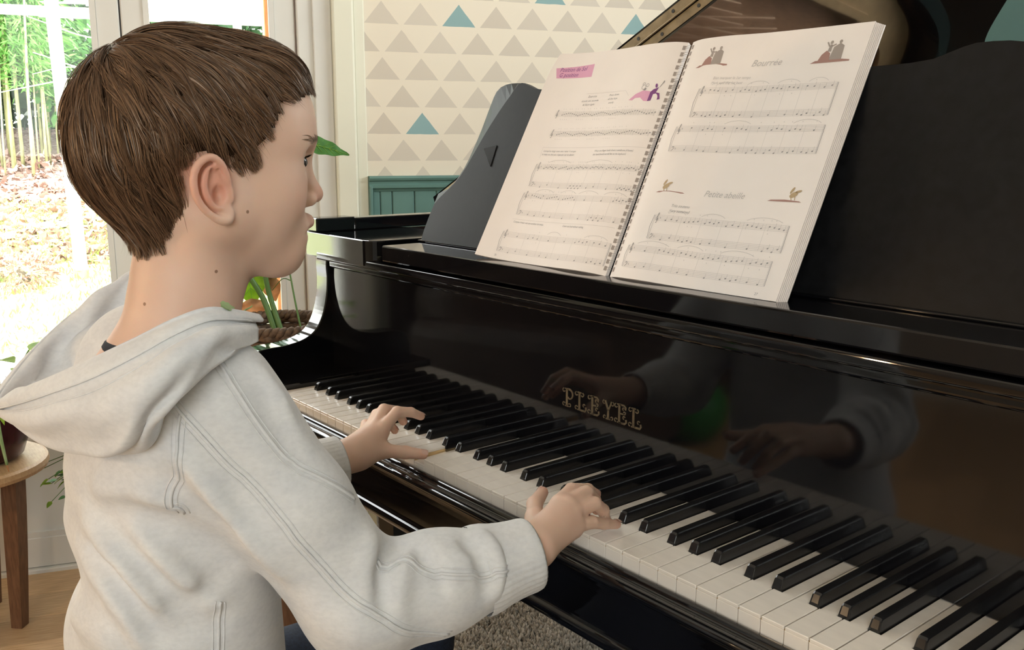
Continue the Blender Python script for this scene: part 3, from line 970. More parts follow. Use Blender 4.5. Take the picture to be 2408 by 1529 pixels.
def grand(I, L, x0, x1, h, drop, bars=4, dense=4, slurs=()):
    """two braced staves; h top line of the upper, drop to the top line of the lower"""
    staff(L, x0, h, x1, h); staff(L, x0, h - drop, x1, h - drop)
    I.curve([(x0 - 0.0014, h - 0.0002), (x0 - 0.0024, h - drop * 0.35), (x0 - 0.0034, h - (drop + 0.0068) / 2), (x0 - 0.0024, h - drop * 0.85), (x0 - 0.0014, h - drop - 0.0066)], 0.0003)
    I.line(x0, h, x0, h - drop - 0.0068, 0.00016)
    g_clef(I, x0 + 0.003, h - 0.0002); f_clef(I, x0 + 0.0024, h - drop)
    L.blob(x0 + 0.0085, h - 0.0034, 0.0008, 0.0012, 0); L.blob(x0 + 0.0085, h - drop - 0.0034, 0.0008, 0.0012, 0)
    xs = np.linspace(x0 + 0.011, x1, bars + 1)
    for b_ in range(bars):
        if b_:
            L.line(xs[b_], h, xs[b_], h - drop - 0.0068, 0.00012)
        n1 = rngb.choice((1, dense, dense, max(2, dense - 1)))
        c = rngb.choice(([1, 2, 3, 4, 5], [5, 4, 3, 2, 1], [2, 4, 3, 5, 4], [1, 3, 2, 4, 3]))
        run(I, L, xs[b_] + 0.002, xs[b_ + 1] - 0.002, h, n1, c)
        run(I, L, xs[b_] + 0.002, xs[b_ + 1] - 0.002, h - drop, rngb.choice((1, 2, dense)), rngb.choice(([1, 3], [2, 1, 3, 2, 4], [0, 4])), fing=False)
    for a, b_ in slurs:
        slur(L, x0 + (x1 - x0) * a, x0 + (x1 - x0) * b_, h + 0.0026, 0.0042)
    I.line(x1 - 0.0012, h, x1 - 0.0012, h - drop - 0.0068, 0.00012); I.line(x1, h, x1, h - drop - 0.0068, 0.0003)

# --- left page
I, L, K, Vi = Ink(), Ink(), Ink(), Ink()
for k in range(14):
    a, b_ = k / 14, (k + 1) / 14
    lo_ = lambda t: (0.3725 + 0.0665 * t, 0.2705 + 0.0007 * t)
    hi_ = lambda t: (0.3660 + 0.0705 * t, 0.2860 + 0.0045 * t)
    K.poly([lo_(a), lo_(b_), hi_(b_), hi_(a)], 0.00010)
text(Vi, 'Position de Sol', 0.3745, 0.2805, 0.0090, 0.02, 0.15, sx=0.92)
text(Vi, 'G position', 0.3760, 0.2725, 0.0090, 0.01, 0.15, sx=0.92)
text(I, 'Exercice', 0.4560, 0.2395, 0.0048, 0, 0.2, True)
text(I, 'écoute une seconde', 0.4540, 0.2335, 0.0040, 0, 0.2, True); text(I, 'de façon égale', 0.4535, 0.2280, 0.0040, 0, 0.2, True)
text(I, 'Press down', 0.4980, 0.2395, 0.0040, 0, 0.2, True); text(I, 'all the keys', 0.4975, 0.2340, 0.0040, 0, 0.2, True); text(I, 'evenly', 0.4970, 0.2285, 0.0040, 0, 0.2, True)
L.line(0.4420, 0.2455, 0.5180, 0.2450, 0.00012); L.line(0.5180, 0.2450, 0.5270, 0.2370, 0.00012)
# small picture: two heaps, a dark one and a pale one, with little animals on top
K.poly([(0.5300, 0.2305), (0.5620, 0.2280), (0.5625, 0.2415), (0.5500, 0.2430), (0.5390, 0.2385)])
Vi.poly([(0.5622, 0.2280), (0.5800, 0.2310), (0.5770, 0.2390), (0.5715, 0.2400), (0.5735, 0.2470), (0.5660, 0.2440), (0.5625, 0.2405)])
for x, h, r in ((0.5490, 0.2475, 0.0032), (0.5545, 0.2500, 0.0022), (0.5478, 0.2520, 0.0018)):
    I.curve([(x + r * math.cos(a), h + r * math.sin(a)) for a in np.linspace(0, 2 * math.pi, 9)], 0.00025)
I.blob(0.5520, 0.2445, 0.0024, 0.0016); Vi.blob(0.5690, 0.2490, 0.0018, 0.0032, 0.4); I.line(0.5745, 0.2470, 0.5775, 0.2535, 0.0005); I.blob(0.5780, 0.2545, 0.0009, 0.0018, -0.3)
for (x0, h0, x1, h1, n) in ((0.3945, 0.2200, 0.5865, 0.2165, 44), (0.3985, 0.1905, 0.5890, 0.1895, 44)):
    staff(L, x0, h0, x1, h1); g_clef(I, x0 + 0.003, h0 - 0.0002)
    for i in range(n):
        t = (i + 0.5) / n
        x = x0 + 0.012 + (x1 - x0 - 0.016) * t
        hh = h0 + (h1 - h0) * t
        c = (i % 8)
        st = (c if c < 4 else 7 - c) + (1 if (i // 8) % 2 else 2)
        note(I, x, hh - 0.0070 + st * 0.0010, stem=1 if st < 4 else -1)
        if i % 3 != 2 and i < 34:
            L.blob(x, hh + 0.0040, 0.00035, 0.0007, 0)
        if i % 8 < 4 and i < 30:
            L.blob(x, hh - 0.0115, 0.00035, 0.0007, 0)
    I.line(x1, h1, x1, h1 - 0.0068, 0.0003)
L.line(0.3952, 0.1664, 0.5910, 0.1663, 0.00012); L.line(0.3952, 0.1664, 0.3960, 0.1500, 0.00012); L.line(0.5910, 0.1663, 0.5912, 0.1500, 0.00012)
text(I, 'Lorsqu\'un doigt reste sans rester il occupe', 0.3985, 0.1600, 0.0037, 0, 0.25); text(I, 'la main ne doit pas s\'appuyer sur le clavier.', 0.3980, 0.1550, 0.0037, 0, 0.25)
text(I, 'When one finger holds down a semibreve (4 beats),', 0.4990, 0.1600, 0.0037, 0, 0.25, sx=0.9); text(I, 'the hand should not fall flat on the keyboard.', 0.4985, 0.1550, 0.0037, 0, 0.25, sx=0.9)
grand(I, L, 0.3965, 0.5925, 0.1415, 0.0262, 6, 8, ((0.10, 0.33), (0.48, 0.74)))
grand(I, L, 0.3928, 0.5930, 0.0985, 0.0255, 6, 6, ((0.10, 0.28), (0.35, 0.50), (0.53, 0.72), (0.77, 0.95)))
L.line(0.3872, 0.0594, 0.5887, 0.0602, 0.00012)
text(I, 'Compter à haute voix sans accélérer les temps.', 0.3910, 0.0545, 0.0037, 0, 0.25, sx=0.85); text(I, 'Count out loud without rushing.', 0.4900, 0.0550, 0.0037, 0, 0.25, sx=0.85)
grand(I, L, 0.3812, 0.5845, 0.0403, 0.0225, 6, 4, ((0.42, 0.55), (0.78, 0.97)))
text(I, '26', 0.3785, 0.0040, 0.0040)
I.out('printed_notes', M['ink'], left_page); L.out('printed_lines', M['ink_light'], left_page)
K.out('pink_print', M['ink_pink'], left_page); Vi.out('violet_print', M['ink_violet'], left_page)
# --- right page
I, L, Br, Tp, Oc = Ink(), Ink(), Ink(), Ink(), Ink()
def dancers(x, h, w, n):
    """couple dancing on a strip of ground"""
    Br.poly([(x, h), (x + w, h + 0.0005), (x + w, h + 0.0022), (x + w * 0.8, h + 0.0035), (x + w * 0.12, h + 0.0030)])
    Br.poly([(x + w * 0.18, h + 0.003), (x + w * 0.48, h + 0.003), (x + w * 0.45, h + 0.011), (x + w * 0.34, h + 0.0145), (x + w * 0.24, h + 0.010)])
    Tp.poly([(x + w * 0.46, h + 0.003), (x + w * 0.78, h + 0.0032), (x + w * 0.76, h + 0.019), (x + w * 0.64, h + 0.0225), (x + w * 0.50, h + 0.018)])
    Tp.poly([(x + w * 0.36, h + 0.013), (x + w * 0.46, h + 0.013), (x + w * 0.45, h + 0.021), (x + w * 0.39, h + 0.0215)])
    Tp.blob(x + w * 0.41, h + 0.0238, 0.0019, 0.0022, 0); Tp.blob(x + w * 0.64, h + 0.0240, 0.0019, 0.0022, 0)
    Tp.line(x + w * 0.44, h + 0.019, x + w * 0.54, h + 0.0195 + n * 0.002, 0.0008)
    Tp.line(x + w * 0.38, h + 0.019, x + w * 0.30, h + 0.0245, 0.0008)
dancers(0.6215, 0.2695, 0.046, 0); dancers(0.7775, 0.2650, 0.046, 1)
text(L, 'Bourrée', 0.7210, 0.2668, 0.0118, 0, 0.3, True)
text(L, 'Bien marquer le 1er temps', 0.6545, 0.2525, 0.0050, -0.02, 0.2, sx=0.95); text(L, 'Mark well the 1st beat', 0.6540, 0.2462, 0.0050, -0.02, 0.2, sx=0.95)
grand(I, L, 0.6410, 0.8200, 0.2415, 0.0305, 8, 3, ((0.12, 0.27), (0.36, 0.52), (0.58, 0.74), (0.80, 0.93)))
grand(I, L, 0.6265, 0.8215, 0.1930, 0.0255, 8, 3, ((0.34, 0.52), (0.80, 0.97)))
def bee(x, h, w, left):
    Br.poly([(x, h), (x + w, h), (x + w * 0.93, h + 0.0012), (x + w * 0.5, h + 0.0024), (x + w * 0.1, h + 0.0016)])
    c = x + w * (0.30 if left else 0.72)
    Oc.blob(c, h + 0.0080, 0.0052, 0.0030, 0.5); Oc.blob(c - 0.003, h + 0.0128, 0.0042, 0.0015, 1.1); Oc.blob(c + 0.0045, h + 0.0118, 0.0040, 0.0014, 0.3)
    Oc.line(c - 0.003, h + 0.006, c - 0.001, h + 0.002, 0.0005); Oc.line(c + 0.002, h + 0.006, c + 0.003, h + 0.002, 0.0005)
bee(0.6285, 0.1085, 0.043, True); bee(0.7825, 0.1065, 0.041, False)
text(L, 'Petite abeille', 0.7255, 0.1070, 0.0105, 0, 0.3, True)
text(I, 'Très soutenu', 0.6590, 0.0915, 0.0048, 0, 0.2); text(I, 'Very sustained', 0.6585, 0.0852, 0.0048, 0, 0.2)
grand(I, L, 0.6410, 0.8195, 0.0805, 0.0230, 6, 4, ((0.10, 0.24), (0.36, 0.54), (0.70, 0.95)))
grand(I, L, 0.6170, 0.8135, 0.0412, 0.0205, 6, 4, ((0.06, 0.30), (0.36, 0.54), (0.66, 0.88)))
text(I, '27', 0.8050, 0.0035, 0.0040)
I.out('printed_notes', M['ink'], right_page); L.out('printed_lines', M['ink_light'], right_page)
Br.out('brown_print', M['ink_brown'], right_page); Tp.out('taupe_print', M['ink_taupe'], right_page); Oc.out('ochre_print', M['ink_ochre'], right_page)
# wire binding: holes at both inner edges and a ring through each pair
ringv, ringf = tube([(0.0062 * math.cos(a), 0.0, 0.0046 * math.sin(a)) for a in np.linspace(-0.25 * math.pi, 1.25 * math.pi, 14)], 0.00055, 6)
holes = Ink()
for k in range(34):
    h = 0.008 + k * 0.00885
    for off in (0.0, 0.0030):
        c = pg(BX, h + off, 0.0)
        # ring plane: across the spine, standing off the page
        nrm = np.array([0, -math.cos(BT), math.sin(BT)]); upv = np.array([0, math.sin(BT), math.cos(BT)])
        v = np.array([np.array(c) + np.array([1, 0, 0]) * q[0] * 1.05 + nrm * (q[2] * 0.9 - 0.001) + upv * (q[0] * 0.10) for q in ringv])
        part('binding_ring', v, ringf, M['wire'], book, True)
    for sx in (-1, 1):
        x = BX + sx * 0.0068
        holes.poly([(x - 0.0018, h - 0.0014), (x + 0.0018, h - 0.0014), (x + 0.0018, h + 0.0042), (x - 0.0018, h + 0.0042)], 0.0002)
holes.out('binding_holes', M['ink_taupe'], book)
# ------------------------------------------------------------------ smooth solid modelling for the boy and his clothes
def smin(a, b_, k):
    if k <= 0:
        return np.minimum(a, b_)
    h = np.clip(0.5 + 0.5 * (b_ - a) / k, 0, 1)
    return b_ + (a - b_) * h - k * h * (1 - h)
def smax(a, b_, k):
    return -smin(-a, -b_, k)
class Solid:
    """ordered list of blended primitives; every primitive knows a bounding ball so that blocks far from it can skip it"""
    def __init__(self):
        self.ops = []
    def cone(self, a, b_, r1, r2, k=0.01, op='u'):
        a = np.array(a, float); b_ = np.array(b_, float)
        ba = b_ - a; L2 = ba @ ba
        def f(p):
            t = np.clip(((p - a) @ ba) / L2, 0, 1)
            d = p - a - t[:, None] * ba
            return np.sqrt((d * d).sum(1)) - (r1 + (r2 - r1) * t)
        self.ops.append((op, k, f, (a + b_) / 2, math.sqrt(L2) / 2 + max(r1, r2)))
        return self
    def chain(self, pts, rad, k=0.01, op='u'):
        for i in range(len(pts) - 1):
            self.cone(pts[i], pts[i + 1], rad[i], rad[i + 1], k, op)
        return self
    def ell(self, c, r, k=0.01, op='u', rot=None):
        c = np.array(c, float); r = np.array(r, float)
        Rm = np.eye(3) if rot is None else np.array(rot, float)
        def f(p):
            q = (p - c) @ Rm
            k0 = np.sqrt(((q / r) ** 2).sum(1)); k1 = np.sqrt(((q / (r * r)) ** 2).sum(1))
            return k0 * (k0 - 1.0) / (k1 + 1e-9)
        self.ops.append((op, k, f, c, float(r.max())))
        return self
    def fold(self, pts, amp, w):
        """ridge (amp > 0) or valley (amp < 0) along a polyline"""
        pts = np.array(pts, float)
        amp_ = np.broadcast_to(np.asarray(amp, float), (len(pts),)); w_ = np.broadcast_to(np.asarray(w, float), (len(pts),))
        c = pts.mean(0)
        wm = float(w_.max())
        rad = float(np.linalg.norm(pts - c, axis=1).max()) + 2.6 * wm
        def f(p):
            best = np.full(len(p), 1e9); A = np.zeros(len(p)); Wd = np.ones(len(p)) * wm
            for i in range(len(pts) - 1):
                ba = pts[i + 1] - pts[i]; L2 = ba @ ba
                t = np.clip(((p - pts[i]) @ ba) / L2, 0, 1)
                d = p - pts[i] - t[:, None] * ba
                dd = (d * d).sum(1)
                m = dd < best
                best = np.where(m, dd, best)
                A = np.where(m, amp_[i] + (amp_[i + 1] - amp_[i]) * t, A); Wd = np.where(m, w_[i] + (w_[i + 1] - w_[i]) * t, Wd)
            return -A * np.exp(-best / (Wd * Wd))
        self.ops.append(('d', 0, f, c, rad))
        return self
    def sub(self, solid, o, Rm, cl, rad, k=0.0, op='u'):
        """another solid placed at o with axes Rm (rows)"""
        o = np.array(o, float); Rm = np.array(Rm, float)
        f = lambda p, c=None, r=None: solid((p - o) @ Rm.T, None if c is None else (c - o) @ Rm.T, r)
        f.nested = True
        self.ops.append((op, k, f, o + np.array(cl) @ Rm, rad))
        return self
    def disp(self, f, c, r):
        self.ops.append(('d', 0, f, np.array(c, float), r))
        return self
    def func(self, f, c, r, k=0.0, op='u'):
        self.ops.append((op, k, f, np.array(c, float), r))
        return self
    def __call__(self, p, c=None, rad=None):
        d = np.full(len(p), 1.0)
        for op, k, f, oc, orad in self.ops:
            if c is not None and np.linalg.norm(oc - c) > orad + rad + 2 * k + 0.004:
                continue
            q = f(p, c, rad) if getattr(f, 'nested', False) else f(p)
            if op == 'u':
                d = smin(d, q, k)
            elif op == 's':
                d = smax(d, -q, k)
            elif op == 'i':
                d = smax(d, q, k)
            else:
                d = d + q
        return d
    def bounds(self):
        lo = np.min([o[3] - o[4] for o in self.ops if o[0] == 'u'], axis=0); hi = np.max([o[3] + o[4] for o in self.ops if o[0] == 'u'], axis=0)
        return lo - 0.012, hi + 0.012
    def grad(self, p, e=0.0008):
        g = np.stack([self(p + np.eye(3)[i] * e) - self(p - np.eye(3)[i] * e) for i in range(3)], 1)
        return g / (np.linalg.norm(g, axis=1)[:, None] + 1e-9)
    def snap(self, p, off=0.0, it=6):
        p = np.array(p, float)
        for _ in range(it):
            p = p - self.grad(p) * (self(p) - off)[:, None] * 0.9
        return p
def surface(S, h, lo=None, hi=None, B=24):
    """surface nets over the blocks that meet the surface; one welded mesh"""
    l0, h0 = S.bounds()
    lo = l0 if lo is None else np.array(lo, float); hi = h0 if hi is None else np.array(hi, float)
    N = np.ceil((hi - lo) / h).astype(int) + 1
    nb = np.ceil(N / B).astype(int)
    big = N + 4
    VID = []; VP = []; QF = []
    gi = np.arange(-1, B + 1)
    ax = np.stack(np.meshgrid(gi, gi, gi, indexing='ij'), -1).reshape(-1, 3)
    n = B + 2
    brad = h * (B + 2) * 0.87
    cent = np.array([[i, j, k] for i in range(nb[0]) for j in range(nb[1]) for k in range(nb[2])])
    cw = lo + (cent + 0.5) * B * h
    dc = S(cw)
    for bi, c, d0 in zip(cent, cw, dc):
        if abs(d0) > brad * 1.25 + 0.006:
            continue
        g = ax + bi * B
        val = S(lo + g * h, c, brad).reshape(n, n, n)
        ins = val < 0
        if not ins.any() or ins.all():
            continue
        # cells
        m = n - 1
        cnt = np.zeros((m, m, m)); acc = np.zeros((m, m, m, 3))
        for axis in range(3):
            for o1 in (0, 1):
                for o2 in (0, 1):
                    s0 = [0, 0, 0]; oth = [q for q in range(3) if q != axis]
                    s0[oth[0]] = o1; s0[oth[1]] = o2
                    s1 = list(s0); s1[axis] = 1
                    v0 = val[s0[0]:s0[0] + m, s0[1]:s0[1] + m, s0[2]:s0[2] + m]; v1 = val[s1[0]:s1[0] + m, s1[1]:s1[1] + m, s1[2]:s1[2] + m]
                    cr = (v0 < 0) != (v1 < 0)
                    t = np.where(cr, v0 / np.where(cr, v0 - v1, 1), 0)
                    cnt += cr
                    acc[..., axis] += np.where(cr, t, 0)
                    acc[..., oth[0]] += np.where(cr, o1, 0); acc[..., oth[1]] += np.where(cr, o2, 0)
        act = cnt > 0
        idx = np.argwhere(act)
        gid = idx - 1 + bi * B + 2
        VID.append((gid[:, 0] * big[1] + gid[:, 1]) * big[2] + gid[:, 2])
        VP.append(lo + (idx - 1 + bi * B + acc[act] / cnt[act][:, None]) * h)
        for axis in range(3):
            oth = [q for q in range(3) if q != axis]
            e = [slice(1, n - 1)] * 3
            e2 = list(e); e2[axis] = slice(2, n)
            a = ins[tuple(e)]; b_ = ins[tuple(e2)]
            for w_, fl in ((a & ~b_, False), (~a & b_, True)):
                ii = np.argwhere(w_) + 1
                if not len(ii):
                    continue
                q = []
                for d1, d2 in ((-1, -1), (0, -1), (0, 0), (-1, 0)):
                    cc = ii.copy(); cc[:, oth[0]] += d1; cc[:, oth[1]] += d2
                    cc = cc - 1 + bi * B + 2
                    q.append((cc[:, 0] * big[1] + cc[:, 1]) * big[2] + cc[:, 2])
                if fl ^ (axis == 1):
                    q = q[::-1]
                QF.append(np.stack(q, 1))
    VID = np.concatenate(VID); VP = np.concatenate(VP); QF = np.concatenate(QF)
    u, first = np.unique(VID, return_index=True)
    F = np.searchsorted(u, QF)
    okf = (u[np.clip(F, 0, len(u) - 1)] == QF).all(1)
    return VP[first], F[okf]
# ------------------------------------------------------------------ the boy
HC = np.array([0.549, -0.325, 0.398])       # middle of his head
YAW = math.radians(10.0)                    # he looks a little to his right
HR = np.array([[math.cos(YAW), -math.sin(YAW), 0], [math.sin(YAW), math.cos(YAW), 0], [0, 0, 1.0]])   # rows: his right, forward, up
def hd(x, y, z):                            # head coordinates -> world
    return HC + np.array([x, y, z]) @ HR
def hl(x, y, z):
    return np.array([x, y, z], float)
HAND_R = dict(W=(0.763, -0.106, 0.028),
    index=[(0.7335, -0.046, 0.0490), (0.7165, -0.0145, 0.0495), (0.7130, 0.0120, 0.0425), (0.7060, 0.0310, 0.0305)],
    middle=[(0.7400, -0.0415, 0.0480), (0.7290, -0.0055, 0.0480), (0.7225, 0.0130, 0.0330), (0.7150, 0.0235, 0.0180)],
    ring=[(0.7470, -0.0425, 0.0420), (0.7440, -0.0085, 0.0420), (0.7390, 0.0090, 0.0290), (0.7330, 0.0190, 0.0130)],
    little=[(0.7535, -0.0445, 0.0305), (0.7510, -0.0180, 0.0270), (0.7465, 0.0030, 0.0180), (0.7400, 0.0285, 0.0085)],
    thumb=[(0.7480, -0.0880, 0.0250), (0.7100, -0.0580, 0.0290), (0.6830, -0.0350, 0.0290), (0.6660, -0.0095, 0.0305)])
HAND_L = dict(W=(0.4050, -0.1010, 0.0190),
    index=[(0.3870, -0.0390, 0.0385), (0.3745, -0.0085, 0.0530), (0.3760, 0.0120, 0.0490), (0.3745, 0.0285, 0.0400)],
    middle=[(0.3770, -0.0430, 0.0400), (0.3540, -0.0160, 0.0530), (0.3490, 0.0070, 0.0455), (0.3440, 0.0200, 0.0270)],
    ring=[(0.3700, -0.0480, 0.0360), (0.3470, -0.0230, 0.0460), (0.3400, -0.0030, 0.0330), (0.3360, 0.0110, 0.0145)],
    little=[(0.3660, -0.0540, 0.0290), (0.3420, -0.0370, 0.0340), (0.3320, -0.0230, 0.0230), (0.3260, -0.0120, 0.0105)],
    thumb=[(0.4030, -0.0800, 0.0150), (0.4000, -0.0440, 0.0140), (0.4080, -0.0180, 0.0085), (0.4165, 0.0035, 0.0035)])
ELB_R = (0.722, -0.262, 0.008); SHO_R = (0.662, -0.357, 0.185)
ELB_L = (0.382, -0.255, 0.000); SHO_L = (0.436, -0.345, 0.185)

def hand(S, H, ulnar):
    """palm from metacarpals, then five separate fingers"""
    W = np.array(H['W'])
    k = 0.012
    for nm, r0, r1 in (('index', 0.0135, 0.0098), ('middle', 0.014, 0.0100), ('ring', 0.0135, 0.0094), ('little', 0.0125, 0.0086)):
        m = np.array(H[nm][0])
        w = W + (m - W) * 0.10
        S.cone(w, m + np.array([0, 0, -0.0035]), r0, r1, k)
    t = H['thumb']
    S.cone(W + (np.array(t[0]) - W) * 0.4, t[0], 0.0135, 0.0125, k)
    S.cone(t[0], t[1], 0.0130, 0.0098, 0.014)
    S.cone(t[1], t[2], 0.0092, 0.0082, 0.004)
    S.cone(t[2], t[3], 0.0083, 0.0064, 0.003)
    for nm, r in (('index', 0.0076), ('middle', 0.0078), ('ring', 0.0074), ('little', 0.0066)):
        f = H[nm]
        S.cone(f[0], f[1], r * 1.10, r * 0.97, 0.0035)
        S.cone(f[1], f[2], r * 0.97, r * 0.86, 0.0018)
        S.cone(f[2], f[3], r * 0.86, r * 0.72, 0.0018)
    return S

def ear(S, sx):
    """helix rim, antihelix, bowl, tragus and lobe on a thin plate; sx = +1 is his right ear"""
    def e(y, z, out):
        # the ear stands off the head, more so at its rear edge
        return hl(sx * (0.0700 + out + max(0.0, 0.010 - y) * 0.36), y + 0.0125, z)
    rim = [(0.0060, -0.0345), (0.0030, -0.0255), (-0.0010, -0.0180), (-0.0075, -0.0135), (-0.0145, -0.0148), (-0.0208, -0.0205), (-0.0240, -0.0285), (-0.0242, -0.0375), (-0.0220, -0.0465), (-0.0170, -0.0545), (-0.0105, -0.0605), (-0.0030, -0.0648), (0.0030, -0.0650)]
    c = catmull(rim, 3)
    P_ = [e(y, z, 0.0040) for y, z in c]
    rr = np.interp(np.linspace(0, 1, len(P_)), [0, 0.15, 0.5, 0.8, 1], [0.0018, 0.0027, 0.0027, 0.0025, 0.0036])
    S.ell(e(-0.0085, -0.0385, -0.0028), (0.0042, 0.0155, 0.0250), 0.004, rot=np.array([[1, 0, 0], [0, math.cos(0.22), -math.sin(0.22)], [0, math.sin(0.22), math.cos(0.22)]]))
    S.chain(P_, rr, 0.0022)
    anti = catmull([(-0.0055, -0.0215), (-0.0120, -0.0245), (-0.0155, -0.0330), (-0.0145, -0.0430), (-0.0095, -0.0510), (-0.0020, -0.0555)], 3)
    S.chain([e(y, z, 0.0024) for y, z in anti], np.full(len(anti), 0.0024), 0.0022)
    S.cone(e(0.0060, -0.0400, 0.0018), e(0.0062, -0.0475, 0.0020), 0.0034, 0.0034, 0.003)
    S.ell(e(0.0025, -0.0605, 0.0012), (0.0036, 0.0065, 0.0075), 0.004)
    S.ell(e(-0.0035, -0.0440, 0.0045), (0.0080, 0.0060, 0.0085), 0.0022, 's')
    S.ell(e(-0.0080, -0.0285, 0.0042), (0.0036, 0.0034, 0.0070), 0.0018, 's')

def build_head(S):
    S.ell(hl(0, 0.0090, 0.0120), (0.0690, 0.0945, 0.0740), 0.0)
    S.ell(hl(0, -0.022, -0.004), (0.0700, 0.0640, 0.0620), 0.02)
    S.ell(hl(0, 0.0490, -0.0400), (0.0530, 0.0480, 0.0640), 0.03)
    S.ell(hl(0, 0.0700, 0.0200), (0.0520, 0.0365, 0.0440), 0.035)                    # forehead
    for sx in (-1, 1):
        S.ell(hl(sx * 0.0300, 0.0610, -0.0490), (0.0260, 0.0300, 0.0310), 0.024)     # cheek
        S.cone(hl(sx * 0.0470, 0.0180, -0.0620), hl(sx * 0.0130, 0.0720, -0.0995), 0.0180, 0.0165, 0.026)
        S.cone(hl(sx * 0.0500, 0.0120, -0.0350), hl(sx * 0.0470, 0.0180, -0.0640), 0.0180, 0.0180, 0.02)
        S.cone(hl(sx * 0.009, 0.0985, -0.0005), hl(sx * 0.038, 0.0820, 0.0005), 0.0085, 0.0085, 0.016)  # brow
    S.ell(hl(0, 0.0810, -0.1025), (0.0185, 0.0160, 0.0175), 0.016)               # chin
    S.ell(hl(0, 0.0810, -0.0780), (0.0245, 0.0200, 0.0200), 0.018)               # muzzle
    S.cone(hl(0, 0.066, -0.0990), hl(0, 0.015, -0.0820), 0.019, 0.032, 0.022)    # under the chin
    for sx in (-1, 1):
        S.ell(hl(sx * 0.0300, 0.1040, -0.0165), (0.0165, 0.0110, 0.0095), 0.012, 's')
    S.cone(hl(0, 0.0965, -0.0080), hl(0, 0.1090, -0.0435), 0.0085, 0.0078, 0.010)
    S.cone(hl(0, 0.1070, -0.0420), hl(0, 0.1130, -0.0490), 0.0078, 0.0082, 0.006)
    for sx in (-1, 1):
        S.ell(hl(sx * 0.0096, 0.1035, -0.0540), (0.0062, 0.0085, 0.0062), 0.005)
        S.ell(hl(sx * 0.0050, 0.1085, -0.0600), (0.0028, 0.0040, 0.0026), 0.002, 's')
    for sx in (-1, 1):
        S.cone(hl(sx * 0.0150, 0.0930, -0.0790), hl(0, 0.1042, -0.0745), 0.0045, 0.0060, 0.006)
    S.cone(hl(-0.0130, 0.0925, -0.0880), hl(0.0130, 0.0925, -0.0880), 0.0058, 0.0058, 0.006)
    S.ell(hl(0, 0.0955, -0.0890), (0.0105, 0.0060, 0.0048), 0.005)
    for sx in (-1, 1):
        S.cone(hl(sx * 0.0200, 0.0940, -0.0838), hl(0, 0.1090, -0.0825), 0.0011, 0.0014, 0.003, 's')
    # eyelids: thin caps over the eyeballs with an open slit
    for sx in (-1, 1):
        c = hl(sx * 0.0300, 0.0840, -0.0172)
        S.ell(c, (0.0138, 0.0132, 0.0132), 0.004)
        S.ell(c + np.array([sx * 0.001, 0.0120, -0.0005]), (0.0125, 0.0085, 0.0042), 0.0015, 's')
    # neck
    S.cone(hl(0, -0.004, -0.070), hl(0, -0.0075, -0.130), 0.0430, 0.0440, 0.028)
    S.cone(hl(0, -0.0075, -0.130), hl(0, -0.026, -0.215), 0.0440, 0.0600, 0.02)
    for sx in (-1, 1):
        S.cone(hl(sx * 0.043, -0.004, -0.066), hl(sx * 0.020, 0.014, -0.190), 0.011, 0.010, 0.02)
        ear(S, sx)
SKULL = Solid()                             # cranium and neck alone: what the hair grows on
SKULL.ell(hl(0, 0.0090, 0.0120), (0.0690, 0.0945, 0.0740), 0.0)
SKULL.ell(hl(0, -0.022, -0.004), (0.0700, 0.0640, 0.0620), 0.02)
SKULL.ell(hl(0, 0.0490, -0.0400), (0.0530, 0.0480, 0.0640), 0.03)
SKULL.ell(hl(0, 0.0700, 0.0200), (0.0520, 0.0365, 0.0440), 0.035)
SKULL.cone(hl(0, -0.004, -0.070), hl(0, -0.0075, -0.130), 0.0430, 0.0440, 0.028)
HEAD = Solid()
build_head(HEAD)

def make_body():
    S = Solid()
    S.sub(HEAD, HC, HR, np.array([0, 0, -0.04]), 0.20)
    # shoulders, chest and arms run on under the clothes
    S.cone((0.49, -0.362, 0.150), (0.61, -0.366, 0.150), 0.042, 0.042, 0.04)
    S.cone((0.549, -0.365, 0.16), (0.549, -0.365, 0.02), 0.060, 0.056, 0.04)
    for sh, el, H in ((SHO_R, ELB_R, HAND_R), (SHO_L, ELB_L, HAND_L)):
        W = np.array(H['W'])
        S.cone(np.array(sh) * 0.6 + np.array((0.549, -0.36, 0.16)) * 0.4, np.array(sh) + np.array([0, 0, -0.012]), 0.036, 0.028, 0.02)
        S.cone(np.array(sh) + np.array([0, 0, -0.012]), el, 0.028, 0.026, 0.02)
        S.cone(el, W + (np.array(el) - W) * 0.18, 0.026, 0.0215, 0.02)
        S.cone(W + (np.array(el) - W) * 0.18, W, 0.0215, 0.0195, 0.02)
    for H, u in ((HAND_R, 1), (HAND_L, -1)):
        hand(S, H, u)
    return S
BODY = make_body()

